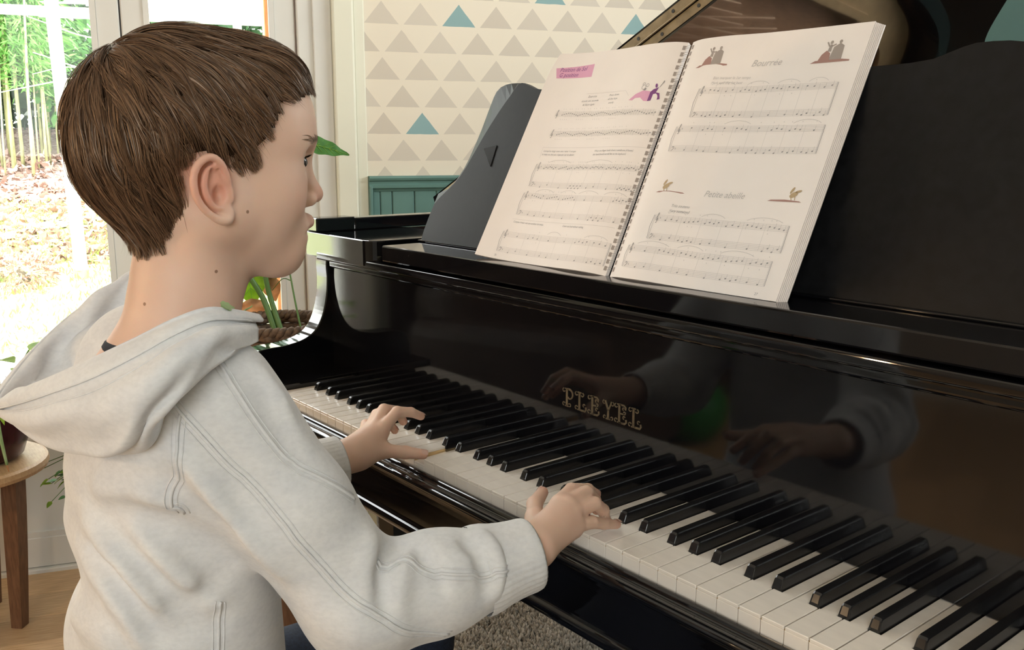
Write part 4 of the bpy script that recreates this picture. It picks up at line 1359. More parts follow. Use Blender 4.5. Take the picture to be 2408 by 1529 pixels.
# ------------------------------------------------------------------ hoodie, trousers
CUFF_R = (np.array(HAND_R['W']) * 0.75 + np.array(ELB_R) * 0.25) + np.array([0, 0, -0.004])
CUFF_L = (np.array(HAND_L['W']) * 0.70 + np.array(ELB_L) * 0.30) + np.array([0, 0, -0.003])
FOLDS = [
    ([(0.6123, -0.4441, 0.1080), (0.6553, -0.4287, 0.1107), (0.6811, -0.4039, 0.0985), (0.6885, -0.3861, 0.0790), (0.6956, -0.3694, 0.0594)], [-0.003, -0.007, -0.009, -0.009, -0.006], 0.016),
    ([(0.6230, -0.4412, 0.1203), (0.6662, -0.4246, 0.1243), (0.6878, -0.4050, 0.1157), (0.6961, -0.3878, 0.0982)], [0.003, 0.004, 0.004, 0.002], 0.018),
    ([(0.5997, -0.4456, 0.0885), (0.6351, -0.4384, 0.0750), (0.6517, -0.4295, 0.0604), (0.6663, -0.4169, 0.0385), (0.6734, -0.4084, 0.0184)], [0.002, 0.006, 0.007, 0.006, 0.003], 0.012),
    ([(0.6237, -0.4416, 0.0973), (0.6470, -0.4317, 0.0809), (0.6625, -0.4200, 0.0616), (0.6733, -0.4069, 0.0399), (0.6794, -0.3968, 0.0207)], [-0.003, -0.006, -0.007, -0.006, -0.003], 0.012),
    ([(0.5755, -0.4460, 0.0600), (0.6265, -0.4431, 0.0468), (0.6498, -0.4329, 0.0242), (0.6578, -0.4274, 0.0072)], [0.003, 0.006, 0.006, 0.003], 0.011),
    ([(0.6067, -0.4456, 0.0706), (0.6352, -0.4392, 0.0571), (0.6524, -0.4303, 0.0354), (0.6632, -0.4219, 0.0151)], [-0.003, -0.006, -0.006, -0.003], 0.01),
    ([(0.6516, -0.4290, 0.0925), (0.6697, -0.4101, 0.0721), (0.6807, -0.3920, 0.0490), (0.6850, -0.3776, 0.0276)], [0.002, 0.006, 0.006, 0.003], 0.013),
    ([(0.6697, -0.4146, 0.0079), (0.6807, -0.3943, 0.0130), (0.6866, -0.3722, 0.0115)], [-0.004, -0.006, -0.004], 0.012),
    ([(0.6929, -0.3687, 0.0537), (0.6836, -0.3833, 0.0400), (0.6766, -0.4020, 0.0286), (0.6633, -0.4217, 0.0187)], [-0.006, -0.005, -0.004, -0.002], 0.012),
    ([(0.7016, -0.4005, 0.1596), (0.7117, -0.3819, 0.1277), (0.7236, -0.3651, 0.0961), (0.7332, -0.3433, 0.0614)], [0.003, 0.006, 0.006, 0.003], 0.014),
    ([(0.6950, -0.4050, 0.1385), (0.6991, -0.3913, 0.1123), (0.7072, -0.3728, 0.0819), (0.7128, -0.3457, 0.0432)], [-0.003, -0.007, -0.008, -0.005], 0.013),
    ([(0.7090, -0.3877, 0.1755), (0.7227, -0.3658, 0.1374), (0.7400, -0.3478, 0.1039)], [-0.002, -0.004, -0.002], 0.016),
    ([(0.7402, -0.2345, 0.0602), (0.7514, -0.2532, 0.0593), (0.7588, -0.2640, 0.0522), (0.7670, -0.2682, 0.0363), (0.7712, -0.2691, 0.0234)], [-0.008, -0.009, -0.007, -0.005, -0.002], 0.009),
    ([(0.7481, -0.2333, 0.0562), (0.7594, -0.2449, 0.0485), (0.7684, -0.2529, 0.0356), (0.7727, -0.2579, 0.0240)], [0.005, 0.006, 0.005, 0.002], 0.01),
    ([(0.7461, -0.2625, 0.0751), (0.7550, -0.2713, 0.0623), (0.7626, -0.2772, 0.0448)], [0.004, 0.005, 0.003], 0.012),
    ([(0.7519, -0.2225, 0.0559), (0.7633, -0.2199, 0.0508), (0.7726, -0.2168, 0.0442), (0.7790, -0.2180, 0.0324)], [-0.006, -0.006, -0.005, -0.002], 0.008),
    ([(0.7557, -0.2146, 0.0573), (0.7665, -0.2112, 0.0525), (0.7768, -0.2085, 0.0440), (0.7828, -0.2099, 0.0314)], [0.003, 0.004, 0.003, 0.001], 0.011),
    ([(0.7693, -0.1820, 0.0575), (0.7778, -0.1779, 0.0508), (0.7869, -0.1757, 0.0370), (0.7903, -0.1775, 0.0221)], [-0.007, -0.008, -0.007, -0.003], 0.009),
    ([(0.7683, -0.1925, 0.0574), (0.7776, -0.1882, 0.0498), (0.7858, -0.1876, 0.0372)], [0.004, 0.005, 0.002], 0.012),
    ([(0.7649, -0.1624, 0.0596), (0.7783, -0.1611, 0.0500), (0.7880, -0.1617, 0.0340), (0.7902, -0.1658, 0.0163)], [0.006, 0.007, 0.006, 0.004], 0.013),
    ([(0.7673, -0.1429, 0.0591), (0.7831, -0.1460, 0.0474), (0.7902, -0.1484, 0.0308), (0.7893, -0.1533, 0.0120)], [-0.004, -0.004, -0.004, -0.003], 0.009),
    ([(0.7472, -0.3117, 0.0240), (0.7650, -0.2913, 0.0135), (0.7742, -0.2615, 0.0014)], [0.004, 0.006, 0.003], 0.02),
    ([(0.6972, -0.3365, 0.2177), (0.7070, -0.3278, 0.1976), (0.7165, -0.3191, 0.1738), (0.7278, -0.3164, 0.1552)], [-0.003, -0.006, -0.006, -0.003], 0.012),
    ([(0.6900, -0.3226, 0.2176), (0.6999, -0.3137, 0.1971), (0.7121, -0.3096, 0.1744)], [0.003, 0.005, 0.003], 0.012),
    ([(0.5262, -0.4534, -0.0026), (0.5724, -0.4543, -0.0013), (0.6237, -0.4477, -0.0006)], [0.006, 0.008, 0.004], 0.02),
]
SEAMS = [
    [(0.6890, -0.4033, 0.2075), (0.6975, -0.3987, 0.1974), (0.7101, -0.3855, 0.1754), (0.7193, -0.3706, 0.1508), (0.7324, -0.3537, 0.1243), (0.7466, -0.3379, 0.0989), (0.7524, -0.3162, 0.0693), (0.7583, -0.2954, 0.0416), (0.7706, -0.2752, 0.0207), (0.7748, -0.2480, 0.0010), (0.7739, -0.2091, -0.0139)],
    [(0.6977, -0.3988, 0.1965), (0.6992, -0.4035, 0.1730), (0.6961, -0.4058, 0.1458), (0.6893, -0.4049, 0.1196), (0.6829, -0.4027, 0.1002)],
    [(0.6833, -0.3617, 0.2366), (0.6987, -0.3560, 0.2210), (0.7119, -0.3442, 0.1964), (0.7206, -0.3284, 0.1704), (0.7308, -0.3155, 0.1506)],
    [(0.6958, -0.3644, 0.0517), (0.6869, -0.3677, 0.0289), (0.6867, -0.3718, 0.0077), (0.6869, -0.3735, -0.0086)],
    [(0.7528, -0.2569, 0.0591), (0.7557, -0.2404, 0.0515), (0.7687, -0.2237, 0.0436), (0.7819, -0.2025, 0.0395), (0.7880, -0.1756, 0.0343)],
]
def make_hoodie():
    S = Solid()
    S.cone((0.505, -0.360, -0.160), (0.502, -0.356, 0.100), 0.082, 0.078, 0.05)
    S.cone((0.600, -0.370, -0.160), (0.600, -0.368, 0.100), 0.086, 0.076, 0.06)
    S.cone((0.468, -0.350, 0.165), (0.640, -0.362, 0.165), 0.058, 0.058, 0.05)
    S.cone((0.549, -0.345, 0.110), (0.549, -0.345, 0.165), 0.085, 0.062, 0.04)
    # pouched back and hem
    S.ell((0.540, -0.392, -0.058), (0.100, 0.060, 0.045), 0.03)
    S.fold([(0.440, -0.400, 0.004), (0.480, -0.436, 0.004), (0.540, -0.446, 0.000), (0.600, -0.440, -0.004)], [-0.006, -0.012, -0.010, -0.004], 0.020)
    S.fold([(0.450, -0.410, 0.055), (0.490, -0.440, 0.055), (0.550, -0.448, 0.050)], [0.003, 0.005, 0.003], 0.020)
    S.ell((0.550, -0.362, -0.175), (0.140, 0.112, 0.050), 0.05)
    # sleeves
    for sh, el, cu, sx in ((SHO_R, ELB_R, CUFF_R, 1), (SHO_L, ELB_L, CUFF_L, -1)):
        sh = np.array(sh); el = np.array(el)
        S.cone(sh + np.array([-0.02 * sx, 0, 0.0]), sh * 0.5 + el * 0.5, 0.059, 0.0505, 0.028)
        S.cone(sh * 0.5 + el * 0.5, el, 0.0505, 0.046, 0.010)
        mid = el * 0.45 + cu * 0.55
        S.cone(el, mid, 0.047, 0.043, 0.022)
        S.cone(mid, cu + (el - cu) * 0.12, 0.043, 0.038, 0.02)
    for pts, amp, w in FOLDS:
        back = np.mean([q[1] for q in pts]) < -0.36
        S.fold(pts, np.array(amp) * (1.95 if back else 1.45), w * (0.92 if back else 1.0))
    # hollow neck opening
    S.cone((0.549, -0.335, 0.215), (0.549, -0.330, 0.30), 0.052, 0.060, 0.012, 's')
    return S
HOODIE = make_hoodie()
HOOD_CTRL = [
    ((0.6439, -0.3080, 0.2551), (0.6531, -0.3156, 0.2458), (0.6556, -0.3163, 0.2337)),
    ((0.6611, -0.3326, 0.2638), (0.6825, -0.3423, 0.2519), (0.6852, -0.3445, 0.2338)),
    ((0.6748, -0.3620, 0.2709), (0.7024, -0.3737, 0.2540), (0.7033, -0.3724, 0.2284)),
    ((0.6794, -0.3902, 0.2662), (0.7149, -0.4008, 0.2470), (0.7180, -0.3977, 0.2186)),
    ((0.6684, -0.4158, 0.2533), (0.7163, -0.4278, 0.2326), (0.7163, -0.4211, 0.2018)),
    ((0.6454, -0.4410, 0.2371), (0.6966, -0.4494, 0.2150), (0.6958, -0.4307, 0.1739)),
    ((0.6060, -0.4631, 0.2180), (0.6533, -0.4668, 0.2005), (0.6401, -0.4474, 0.1586)),
    ((0.5529, -0.4781, 0.1982), (0.5931, -0.4814, 0.1842), (0.5749, -0.4648, 0.1534)),
    ((0.4880, -0.4838, 0.1772), (0.5015, -0.4852, 0.1710), (0.4877, -0.4739, 0.1580)),
    ((0.4392, -0.4601, 0.1868), (0.4200, -0.4680, 0.1672), (0.4260, -0.4642, 0.1476)),
    ((0.4057, -0.4318, 0.2033), (0.3806, -0.4368, 0.1798), (0.3909, -0.4343, 0.1465)),
    ((0.3888, -0.3971, 0.2261), (0.3620, -0.3981, 0.1962), (0.3815, -0.3959, 0.1511)),
    ((0.3890, -0.3621, 0.2480), (0.3600, -0.3590, 0.2176), (0.3825, -0.3572, 0.1678)),
    ((0.4030, -0.3359, 0.2690), (0.3750, -0.3268, 0.2355), (0.3924, -0.3273, 0.1854)),
    ((0.4220, -0.3150, 0.2620), (0.4000, -0.3070, 0.2300), (0.4150, -0.3057, 0.1942)),
    ((0.4400, -0.2960, 0.2560), (0.4250, -0.2880, 0.2300), (0.4350, -0.2880, 0.2008)),
    ((0.4620, -0.2790, 0.2500), (0.4520, -0.2720, 0.2300), (0.4560, -0.2720, 0.2107)),
]
def hood_grid(nu=150, nv=84):
    """closed cloth bag: neck ring - inside - rim - outside - lower fold - tuck; bicubic through the control rows"""
    rows = []
    C = np.array(HOOD_CTRL)
    K = np.array([0.549, -0.345, 0.0])
    n = len(C)
    R_, Mm, B_ = C[:, 0], C[:, 1], C[:, 2]
    ring = []
    for i in range(n):
        d = R_[i] - K; d[2] = 0
        d /= np.linalg.norm(d)
        ring.append(np.array([0.549, -0.338, 0.212]) + d * 0.050)
    ring = np.array(ring)
    depth = np.interp(np.arange(n), [0, 3, 6, 8, 10, 13, 16], [0.012, 0.030, 0.030, 0.024, 0.030, 0.036, 0.012])
    I1 = R_ * 0.55 + ring * 0.45; I1[:, 2] = np.minimum(R_[:, 2], ring[:, 2] + 0.03) - depth * 0.8 + 0.006
    I0 = R_ * 0.90 + ring * 0.10; I0[:, 2] = R_[:, 2] - depth * 0.75
    inn = (ring - R_); inn[:, 2] = 0; inn /= np.linalg.norm(inn, axis=1)[:, None]
    Rin = R_ + inn * 0.006 + np.array([0, 0, -0.0035])
    Rout = R_ - inn * 0.0045 + np.array([0, 0, -0.0040])
    T1 = B_ + inn * 0.022 + np.array([0, 0, -0.003])
    T2 = B_ + inn * 0.050 + np.array([0, 0, 0.015])
    ctrl = np.stack([ring, I1, I0, Rin, R_, Rout, Mm, B_ * 0.7 + Mm * 0.3 - inn * 0.003, B_, T1, T2], 0)       # rows x cols x 3
    def resample(A, m):            # along axis 0
        k = A.shape[0]
        per = 12
        D = catmull(A.reshape(k, -1), per)
        t = np.linspace(0, len(D) - 1, m)
        i = np.clip(t.astype(int), 0, len(D) - 2)
        f = (t - i)[:, None]
        return (D[i] * (1 - f) + D[i + 1] * f).reshape(m, *A.shape[1:])
    G = resample(ctrl, nv)
    G = np.swapaxes(resample(np.swapaxes(G, 0, 1), nu), 0, 1)
    # normals
    du = np.gradient(G, axis=1); dv = np.gradient(G, axis=0)
    N = np.cross(du, dv); N /= np.linalg.norm(N, axis=2)[..., None] + 1e-9
    # make the normals point outwards on the outer face
    mid = N[int(nv * 0.62), nu // 3]
    if mid @ (G[int(nv * 0.62), nu // 3] - np.array([0.549, -0.36, 0.22])) < 0:
        N = -N
    uu = np.linspace(0, 1, nu)[None, :]; vv = np.linspace(0, 1, nv)[:, None]
    D = np.zeros((nv, nu))
    # hem stitching a hand's breadth below the rim, soft bag folds, creases inside
    D -= 0.0042 * np.exp(-((vv - 0.556) / 0.011) ** 2)
    D += 0.0022 * np.exp(-((vv - 0.52) / 0.026) ** 2) + 0.0030 * np.exp(-((vv - 0.62) / 0.045) ** 2)
    D -= 0.0016 * np.exp(-((vv - 0.385) / 0.010) ** 2)
    for (u0, v0, u1, v1, amp, w) in HOOD_FOLDS:
        t = np.clip(((uu - u0) * (u1 - u0) + (vv - v0) * (v1 - v0)) / ((u1 - u0) ** 2 + (v1 - v0) ** 2), 0, 1)
        d2 = (uu - u0 - t * (u1 - u0)) ** 2 + (vv - v0 - t * (v1 - v0)) ** 2
        D += amp * np.exp(-d2 / w ** 2)
    G = G + N * D[..., None]
    F = [[j * nu + i, j * nu + i + 1, (j + 1) * nu + i + 1, (j + 1) * nu + i] for j in range(nv - 1) for i in range(nu - 1)]
    V = G.reshape(-1, 3)
    # close both front ends
    caps = [[j * nu for j in range(nv)], [j * nu + nu - 1 for j in range(nv)][::-1]]
    return V, F, caps, G
# folds in hood parameters (u along the rim, v from neck over rim to lower edge): start, end, height, width
HOOD_FOLDS = [(0.20, 0.62, 0.34, 0.74, 0.006, 0.035), (0.24, 0.72, 0.36, 0.83, -0.005, 0.030), (0.12, 0.60, 0.24, 0.80, 0.004, 0.03),
              (0.34, 0.60, 0.44, 0.70, -0.003, 0.03), (0.66, 0.10, 0.74, 0.34, 0.008, 0.035), (0.74, 0.10, 0.80, 0.32, -0.008, 0.03),
              (0.80, 0.08, 0.86, 0.34, 0.008, 0.03), (0.56, 0.10, 0.60, 0.30, 0.006, 0.03), (0.10, 0.66, 0.05, 0.80, -0.004, 0.02),
              (0.40, 0.16, 0.46, 0.34, 0.006, 0.03)]
def skin_mat():
    m = material('child_skin', (0.62, 0.38, 0.27), 0.48, spec=0.35)
    n, l = nt(m)
    b = n['Principled BSDF']
    b.inputs['Subsurface Weight'].default_value = 0.22
    b.inputs['Subsurface Radius'].default_value = (1.0, 0.32, 0.18)
    b.inputs['Subsurface Scale'].default_value = 0.006
    geo = n.new('ShaderNodeNewGeometry')
    tx = n.new('ShaderNodeTexNoise'); tx.inputs['Scale'].default_value = 38; tx.inputs['Detail'].default_value = 5
    l.new(geo.outputs['Position'], tx.inputs['Vector'])
    mx = n.new('ShaderNodeMixRGB')
    mx.inputs[1].default_value = (0.66, 0.435, 0.325, 1); mx.inputs[2].default_value = (0.72, 0.495, 0.385, 1)
    l.new(tx.outputs[0], mx.inputs[0])
    cur = mx.outputs[0]
    def spot(c, r0, r1, col, amt):
        nonlocal cur
        d = n.new('ShaderNodeVectorMath'); d.operation = 'DISTANCE'
        d.inputs[1].default_value = c
        l.new(geo.outputs['Position'], d.inputs[0])
        mr = n.new('ShaderNodeMapRange'); mr.interpolation_type = 'SMOOTHSTEP'
        mr.inputs['From Min'].default_value = r0; mr.inputs['From Max'].default_value = r1
        mr.inputs['To Min'].default_value = amt; mr.inputs['To Max'].default_value = 0.0
        l.new(d.outputs['Value'], mr.inputs[0])
        x = n.new('ShaderNodeMixRGB'); x.inputs[2].default_value = (*col, 1)
        l.new(mr.outputs[0], x.inputs[0]); l.new(cur, x.inputs[1])
        cur = x.outputs[0]
    up = np.array([0, 0, KZ])
    for sx in (-1, 1):
        spot(tuple(hd(sx * 0.078, 0.001, -0.034) + up), 0.010, 0.034, (0.64, 0.27, 0.19), 0.7)   # redder ears: skin tone plus backlit glow put into the colour
        spot(tuple(hd(sx * 0.036, 0.080, -0.048) + up), 0.006, 0.030, (0.65, 0.355, 0.265), 0.5)     # cheeks
    spot(tuple(hd(0, 0.118, -0.050) + up), 0.004, 0.020, (0.65, 0.33, 0.25), 0.6)
    spot(tuple(hd(0, 0.104, -0.082) + up), 0.007, 0.017, (0.56, 0.25, 0.20), 0.6)                  # lips
    for H in (HAND_R, HAND_L):
        for nm in ('index', 'middle', 'ring', 'little', 'thumb'):
            spot(tuple(np.array(H[nm][3]) + up), 0.004, 0.014, (0.64, 0.31, 0.22), 0.5)            # fingertips
    for c in MOLES:
        spot(tuple(np.array(c) + up), 0.0011, 0.0019, (0.20, 0.10, 0.06), 0.85)
    l.new(cur, b.inputs['Base Color'])
    tb = n.new('ShaderNodeTexNoise'); tb.inputs['Scale'].default_value = 1100
    l.new(geo.outputs['Position'], tb.inputs['Vector'])
    bp = n.new('ShaderNodeBump'); bp.inputs['Strength'].default_value = 0.06; bp.inputs['Distance'].default_value = 0.001
    l.new(tb.outputs[0], bp.inputs['Height']); l.new(bp.outputs[0], b.inputs['Normal'])
    return m
MOLES_ = [hl(0.0600, 0.030, -0.0593), hl(0.0465, 0.0073, -0.110), hl(0.030, -0.047, -0.1372)]
MOLES = [HC + q @ HR for q in HEAD.snap(np.array(MOLES_))]
person = empty('person', (0.549, -0.37, 0.0))
tag(person, 'person in a pale grey hooded sweatshirt playing the piano with both hands', 'person')
bv, bf = surface(BODY, 0.0019)
body = part_np('body', bv, bf, skin_mat(), person)
M['eye_white'] = material('eye_white', (0.48, 0.45, 0.43), 0.2)
M['iris'] = material('grey_blue_iris', (0.035, 0.030, 0.026), 0.12)
def ball(c, r, n=18):
    prof = [(max(1e-5, r * math.sin(a)), r * math.cos(a)) for a in np.linspace(0, math.pi, n // 2 + 1)]
    v, f = lathe(prof, n)
    return v + np.array(c), f
for sx in (-1, 1):
    c = hd(sx * 0.0300, 0.0847, -0.0174)
    eb = part('eyeball', *ball(c, 0.0121), M['eye_white'], person, True)
    part('iris', *ball(c + np.array([0.0036, 0.0063, -0.0010]), 0.0062), M['iris'], eb, True)

# finger nails
M['nail'] = material('finger_nail', (0.68, 0.45, 0.37), 0.25)
def nail(tip, prev, dors, w_):
    tip = np.array(tip); d = tip - np.array(prev); d /= np.linalg.norm(d)
    dors = np.array(dors, float); dors -= d * (dors @ d); dors /= np.linalg.norm(dors)
    sd = np.cross(d, dors)
    c = tip + d * 0.0005
    V = []; n, m = 7, 7
    for i in range(n):
        for j in range(m):
            u = i / (n - 1) * 2 - 1; v = j / (m - 1) * 2 - 1
            x = v * w_ * math.sqrt(max(0.05, 1 - (u * 0.75) ** 2 * 0.5)); y = u * 0.0046
            z = math.sqrt(max(0.0, (w_ * 1.32) ** 2 - x * x)) + 0.0003 - 0.0012 * max(0.0, u) ** 2
            V.append(c + d * y + sd * x + dors * z)
    return np.array(V), [[i * m + j, i * m + j + 1, (i + 1) * m + j + 1, (i + 1) * m + j] for i in range(n - 1) for j in range(m - 1)]
for H, td in ((HAND_R, (-0.75, -0.15, 0.55)), (HAND_L, (0.35, -0.30, 0.9))):
    for nm in ('index', 'middle', 'ring', 'little', 'thumb'):
        part('fingernail', *nail(H[nm][3], H[nm][2], td if nm == 'thumb' else (0, 0.35, 1.0), 0.0050 if nm == 'thumb' else 0.0042), M['nail'], person, True)
def heather_mat():
    m = bpy.data.materials.new('heather_fleece')
    m.use_nodes = True
    n, l = nt(m)
    b = n['Principled BSDF']
    b.inputs['Roughness'].default_value = 0.95
    b.inputs['Specular IOR Level'].default_value = 0.15
    b.inputs['Sheen Weight'].default_value = 0.25
    b.inputs['Sheen Roughness'].default_value = 0.4
    geo = n.new('ShaderNodeNewGeometry')
    mp = n.new('ShaderNodeMapping'); mp.inputs['Scale'].default_value = (0.45, 0.45, 0.8); mp.inputs['Rotation'].default_value = (0.3, 0.9, 0.4)
    l.new(geo.outputs['Position'], mp.inputs['Vector'])
    t1 = n.new('ShaderNodeTexNoise'); t1.inputs['Scale'].default_value = 60; t1.inputs['Detail'].default_value = 4; t1.inputs['Roughness'].default_value = 0.6
    l.new(mp.outputs[0], t1.inputs['Vector'])
    t2 = n.new('ShaderNodeTexNoise'); t2.inputs['Scale'].default_value = 420; t2.inputs['Detail'].default_value = 3
    l.new(mp.outputs[0], t2.inputs['Vector'])
    r1 = n.new('ShaderNodeValToRGB')
    r1.color_ramp.elements[0].position = 0.30; r1.color_ramp.elements[0].color = (0.635, 0.64, 0.655, 1)
    r1.color_ramp.elements[1].position = 0.66; r1.color_ramp.elements[1].color = (0.72, 0.718, 0.716, 1)
    l.new(t1.outputs[0], r1.inputs[0])
    mx = n.new('ShaderNodeMixRGB'); mx.blend_type = 'MULTIPLY'; mx.inputs[0].default_value = 0.5
    r2 = n.new('ShaderNodeValToRGB')
    r2.color_ramp.elements[0].position = 0.3; r2.color_ramp.elements[0].color = (0.86, 0.86, 0.86, 1)
    r2.color_ramp.elements[1].position = 0.6; r2.color_ramp.elements[1].color = (1, 1, 1, 1)
    l.new(t2.outputs[0], r2.inputs[0])
    l.new(r1.outputs[0], mx.inputs[1]); l.new(r2.outputs[0], mx.inputs[2])
    l.new(mx.outputs[0], b.inputs['Base Color'])
    bp = n.new('ShaderNodeBump'); bp.inputs['Strength'].default_value = 0.25; bp.inputs['Distance'].default_value = 0.0008
    l.new(t2.outputs[0], bp.inputs['Height']); l.new(bp.outputs[0], b.inputs['Normal'])
    return m
M['fleece'] = heather_mat()
M['denim'] = material('dark_navy_denim', (0.022, 0.032, 0.060), 0.85, noise=0.3, nscale=300, bump=0.2, bscale=1200)
hv, hf = surface(HOODIE, 0.0028)
hoodie = part_np('hoodie', hv, hf, M['fleece'], person)
gv, gf, caps, GRID = hood_grid()
hood = part('hood', gv, gf + caps, M['fleece'], hoodie, True)
for vq in (0.5480, 0.5640):
    row = GRID[int(round(vq * (GRID.shape[0] - 1)))]
    part('hem_stitch', *tube(row[4:-4] + (row[4:-4] - np.array([0.549, -0.36, 0.20])) * 0.004, 0.0008, 5), M['fleece'], hood, True)
# stitched seams: two raised threads beside a narrow ridge
for sm in SEAMS:
    if sm is SEAMS[3]:
        sm = sm[1:] + [(0.6870, -0.3760, -0.0300), (0.6880, -0.3770, -0.0550)]
    if sm is SEAMS[2]:
        sm = sm + [(0.7300, -0.2960, 0.1280), (0.7220, -0.2760, 0.1030)]
    if sm is SEAMS[4]:
        sm = sm + [(0.7865, -0.1560, 0.0310), (0.7830, -0.1420, 0.0280)]
    c = catmull(sm, 10)
    c = HOODIE.snap(c, 0.0002)
    nrm = HOODIE.grad(c)
    tg = np.gradient(c, axis=0); tg /= np.linalg.norm(tg, axis=1)[:, None]
    side = np.cross(tg, nrm)
    part('seam', *tube(c, 0.0014, 6), M['fleece'], hoodie, True)
    for sgn in (-1, 1):
        part('stitch_line', *tube(HOODIE.snap(c + side * 0.0046 * sgn, 0.0001), 0.0006, 5), M['fleece'], hoodie, True)
# ribbed cuffs
def cuff(c, w, el, r0, r1):
    c = np.array(c); w = np.array(w); el = np.array(el)
    ax = (w - el) / np.linalg.norm(w - el)
    U = np.cross(ax, [0, 0, 1.0]); U /= np.linalg.norm(U)
    Vv = np.cross(U, ax)
    n, m = 120, 14
    V = []
    prof = [(-0.016, 1.06), (-0.010, 1.07), (-0.002, 1.05), (0.006, 1.0), (0.016, 0.965), (0.026, 0.95), (0.034, 0.95), (0.039, 0.93), (0.041, 0.89), (0.039, 0.86), (0.030, 0.84), (0.015, 0.84)]
    for t, s in prof:
        for k in range(n):
            a = 2 * math.pi * k / n
            rr = (r0 + (r1 - r0) * (t + 0.016) / 0.057) * s * (1 + 0.010 * math.cos(a * 38))
            V.append(c + ax * t + rr * (U * math.cos(a) + Vv * math.sin(a)))
    F = [[j * n + k, j * n + (k + 1) % n, (j + 1) * n + (k + 1) % n, (j + 1) * n + k] for j in range(len(prof) - 1) for k in range(n)]
    return np.array(V), F
part('cuff', *cuff(CUFF_R, HAND_R['W'], ELB_R, 0.0385, 0.0355), M['fleece'], hoodie, True)
part('cuff', *cuff(CUFF_L, HAND_L['W'], ELB_L, 0.0370, 0.0340), M['fleece'], hoodie, True)
# dark shirt collar showing at the nape
M['navy'] = material('navy_cotton', (0.018, 0.020, 0.030), 0.9)
cp = np.array([(0.549 + 0.055 * math.cos(a), -0.346 + 0.056 * math.sin(a), 0.2105 - 0.010 * math.sin(a)) for a in np.linspace(0, 2 * math.pi, 49)])
part('shirt_collar', *tube(cp, 0.0060, 8, False), M['navy'], person, True)
# trousers: hips and legs, knees under the keyboard
J = Solid()
J.ell((0.549, -0.37, -0.215), (0.135, 0.115, 0.065), 0.0)
for sx, kx in ((-1, 0.455), (1, 0.665)):
    hip = (0.549 + sx * 0.062, -0.345, -0.205); knee = (kx, -0.055, -0.215); ank = (kx - 0.005 * sx, -0.075, -0.625)
    J.cone(hip, knee, 0.072, 0.056, 0.03); J.cone(knee, ank, 0.056, 0.044, 0.03)
jv, jf = surface(J, 0.005)
part_np('trousers', jv, jf, M['denim'], person)
M['shoe'] = material('dark_shoe', (0.03, 0.03, 0.035), 0.6)
for sx, kx in ((-1, 0.455), (1, 0.665)):
    Q = Solid()
    x = kx - 0.005 * sx
    Q.cone((x, -0.085, -0.690), (x, 0.055, -0.700), 0.042, 0.034, 0.0); Q.cone((x, -0.08, -0.62), (x, -0.08, -0.69), 0.040, 0.042, 0.02)
    Q.func(lambda p: -(p[:, 2] + 0.7345), (x, 0, -0.70), 0.15, 0.004, 'i')
    qv, qf = surface(Q, 0.005)
    part_np('shoe', qv, qf, M['shoe'], person)
# bench he sits on
bench = empty('piano_bench', (0.549, -0.37, 0.0))
tag(bench, 'low black piano bench under the seated player', 'bench')
part('seat', *box((0.34, -0.50, -0.335), (0.76, -0.235, -0.279), 0.012, 3), M['lacquer_dusty'], bench)
for x in (0.37, 0.73):
    for y in (-0.475, -0.26):
        part('leg', *box((x - 0.018, y - 0.018, -KZ), (x + 0.018, y + 0.018, -0.334), 0.003), M['lacquer'], bench)
# ------------------------------------------------------------------ hair: a soft cap with locks of single strands laid over it
HAIR_POLY = np.array([(-0.0388, -0.1000), (-0.140, -0.080), (-0.140, 0.140), (0.150, 0.140), (0.150, 0.0405), (0.1000, 0.0390), (0.0885, 0.0320), (0.0730, 0.0330), (0.0660, 0.0163), (0.0560, -0.0018), (0.0480, -0.0080), (0.0465, -0.0214), (0.0443, -0.0335), (0.0316, -0.0296), (0.0170, -0.0225), (0.0050, -0.0140), (-0.0100, -0.0150), (-0.0190, -0.0300), (-0.0180, -0.0514), (-0.0100, -0.0635), (-0.0195, -0.0768), (-0.0330, -0.0895)])
def region(p):
    """signed distance (negative inside) to the hair outline seen from the side"""
    q = p[:, 1:3]
    A = HAIR_POLY; B_ = np.roll(A, -1, axis=0)
    best = np.full(len(q), 1e9); ins = np.zeros(len(q), bool)
    for a, b_ in zip(A, B_):
        ba = b_ - a
        t = np.clip(((q - a) @ ba) / (ba @ ba), 0, 1)
        d = q - a - t[:, None] * ba
        best = np.minimum(best, (d * d).sum(1))
        cond = (a[1] > q[:, 1]) != (b_[1] > q[:, 1])
        xi = a[0] + (q[:, 1] - a[1]) / (b_[1] - a[1] + 1e-12) * ba[0]
        ins ^= cond & (q[:, 0] < xi)
    return np.where(ins, -np.sqrt(best), np.sqrt(best))
def hair_thick(p):
    d = -region(p)
    s = np.clip(d / 0.034, 0, 1); s = s * s * (3 - 2 * s)
    tmin = np.where(p[:, 1] > 0.06, 0.0026, 0.0018)
    tmax = 0.0062 + 0.0040 * np.clip(-p[:, 2] / 0.05, 0, 1) + 0.0038 * np.clip(p[:, 2] / 0.08, 0, 1)
    return tmin + (tmax - tmin) * s
def hair_f(p):
    return SKULL(p) - hair_thick(p)
HS = Solid()
HS.func(lambda p: hair_f(p) + 0.0020, (0, 0.005, 0.0), 0.125)
cv, cf = surface(HS, 0.003, (-0.10, -0.12, -0.12), (0.10, 0.135, 0.12))
cc = cv[cf].mean(1)
cf = cf[region(cc) < -0.0025]
used = np.unique(cf); remap = -np.ones(len(cv), int); remap[used] = np.arange(len(used))
cv, cf = cv[used], remap[cf]
def to_world(p):
    return HC + np.asarray(p) @ HR
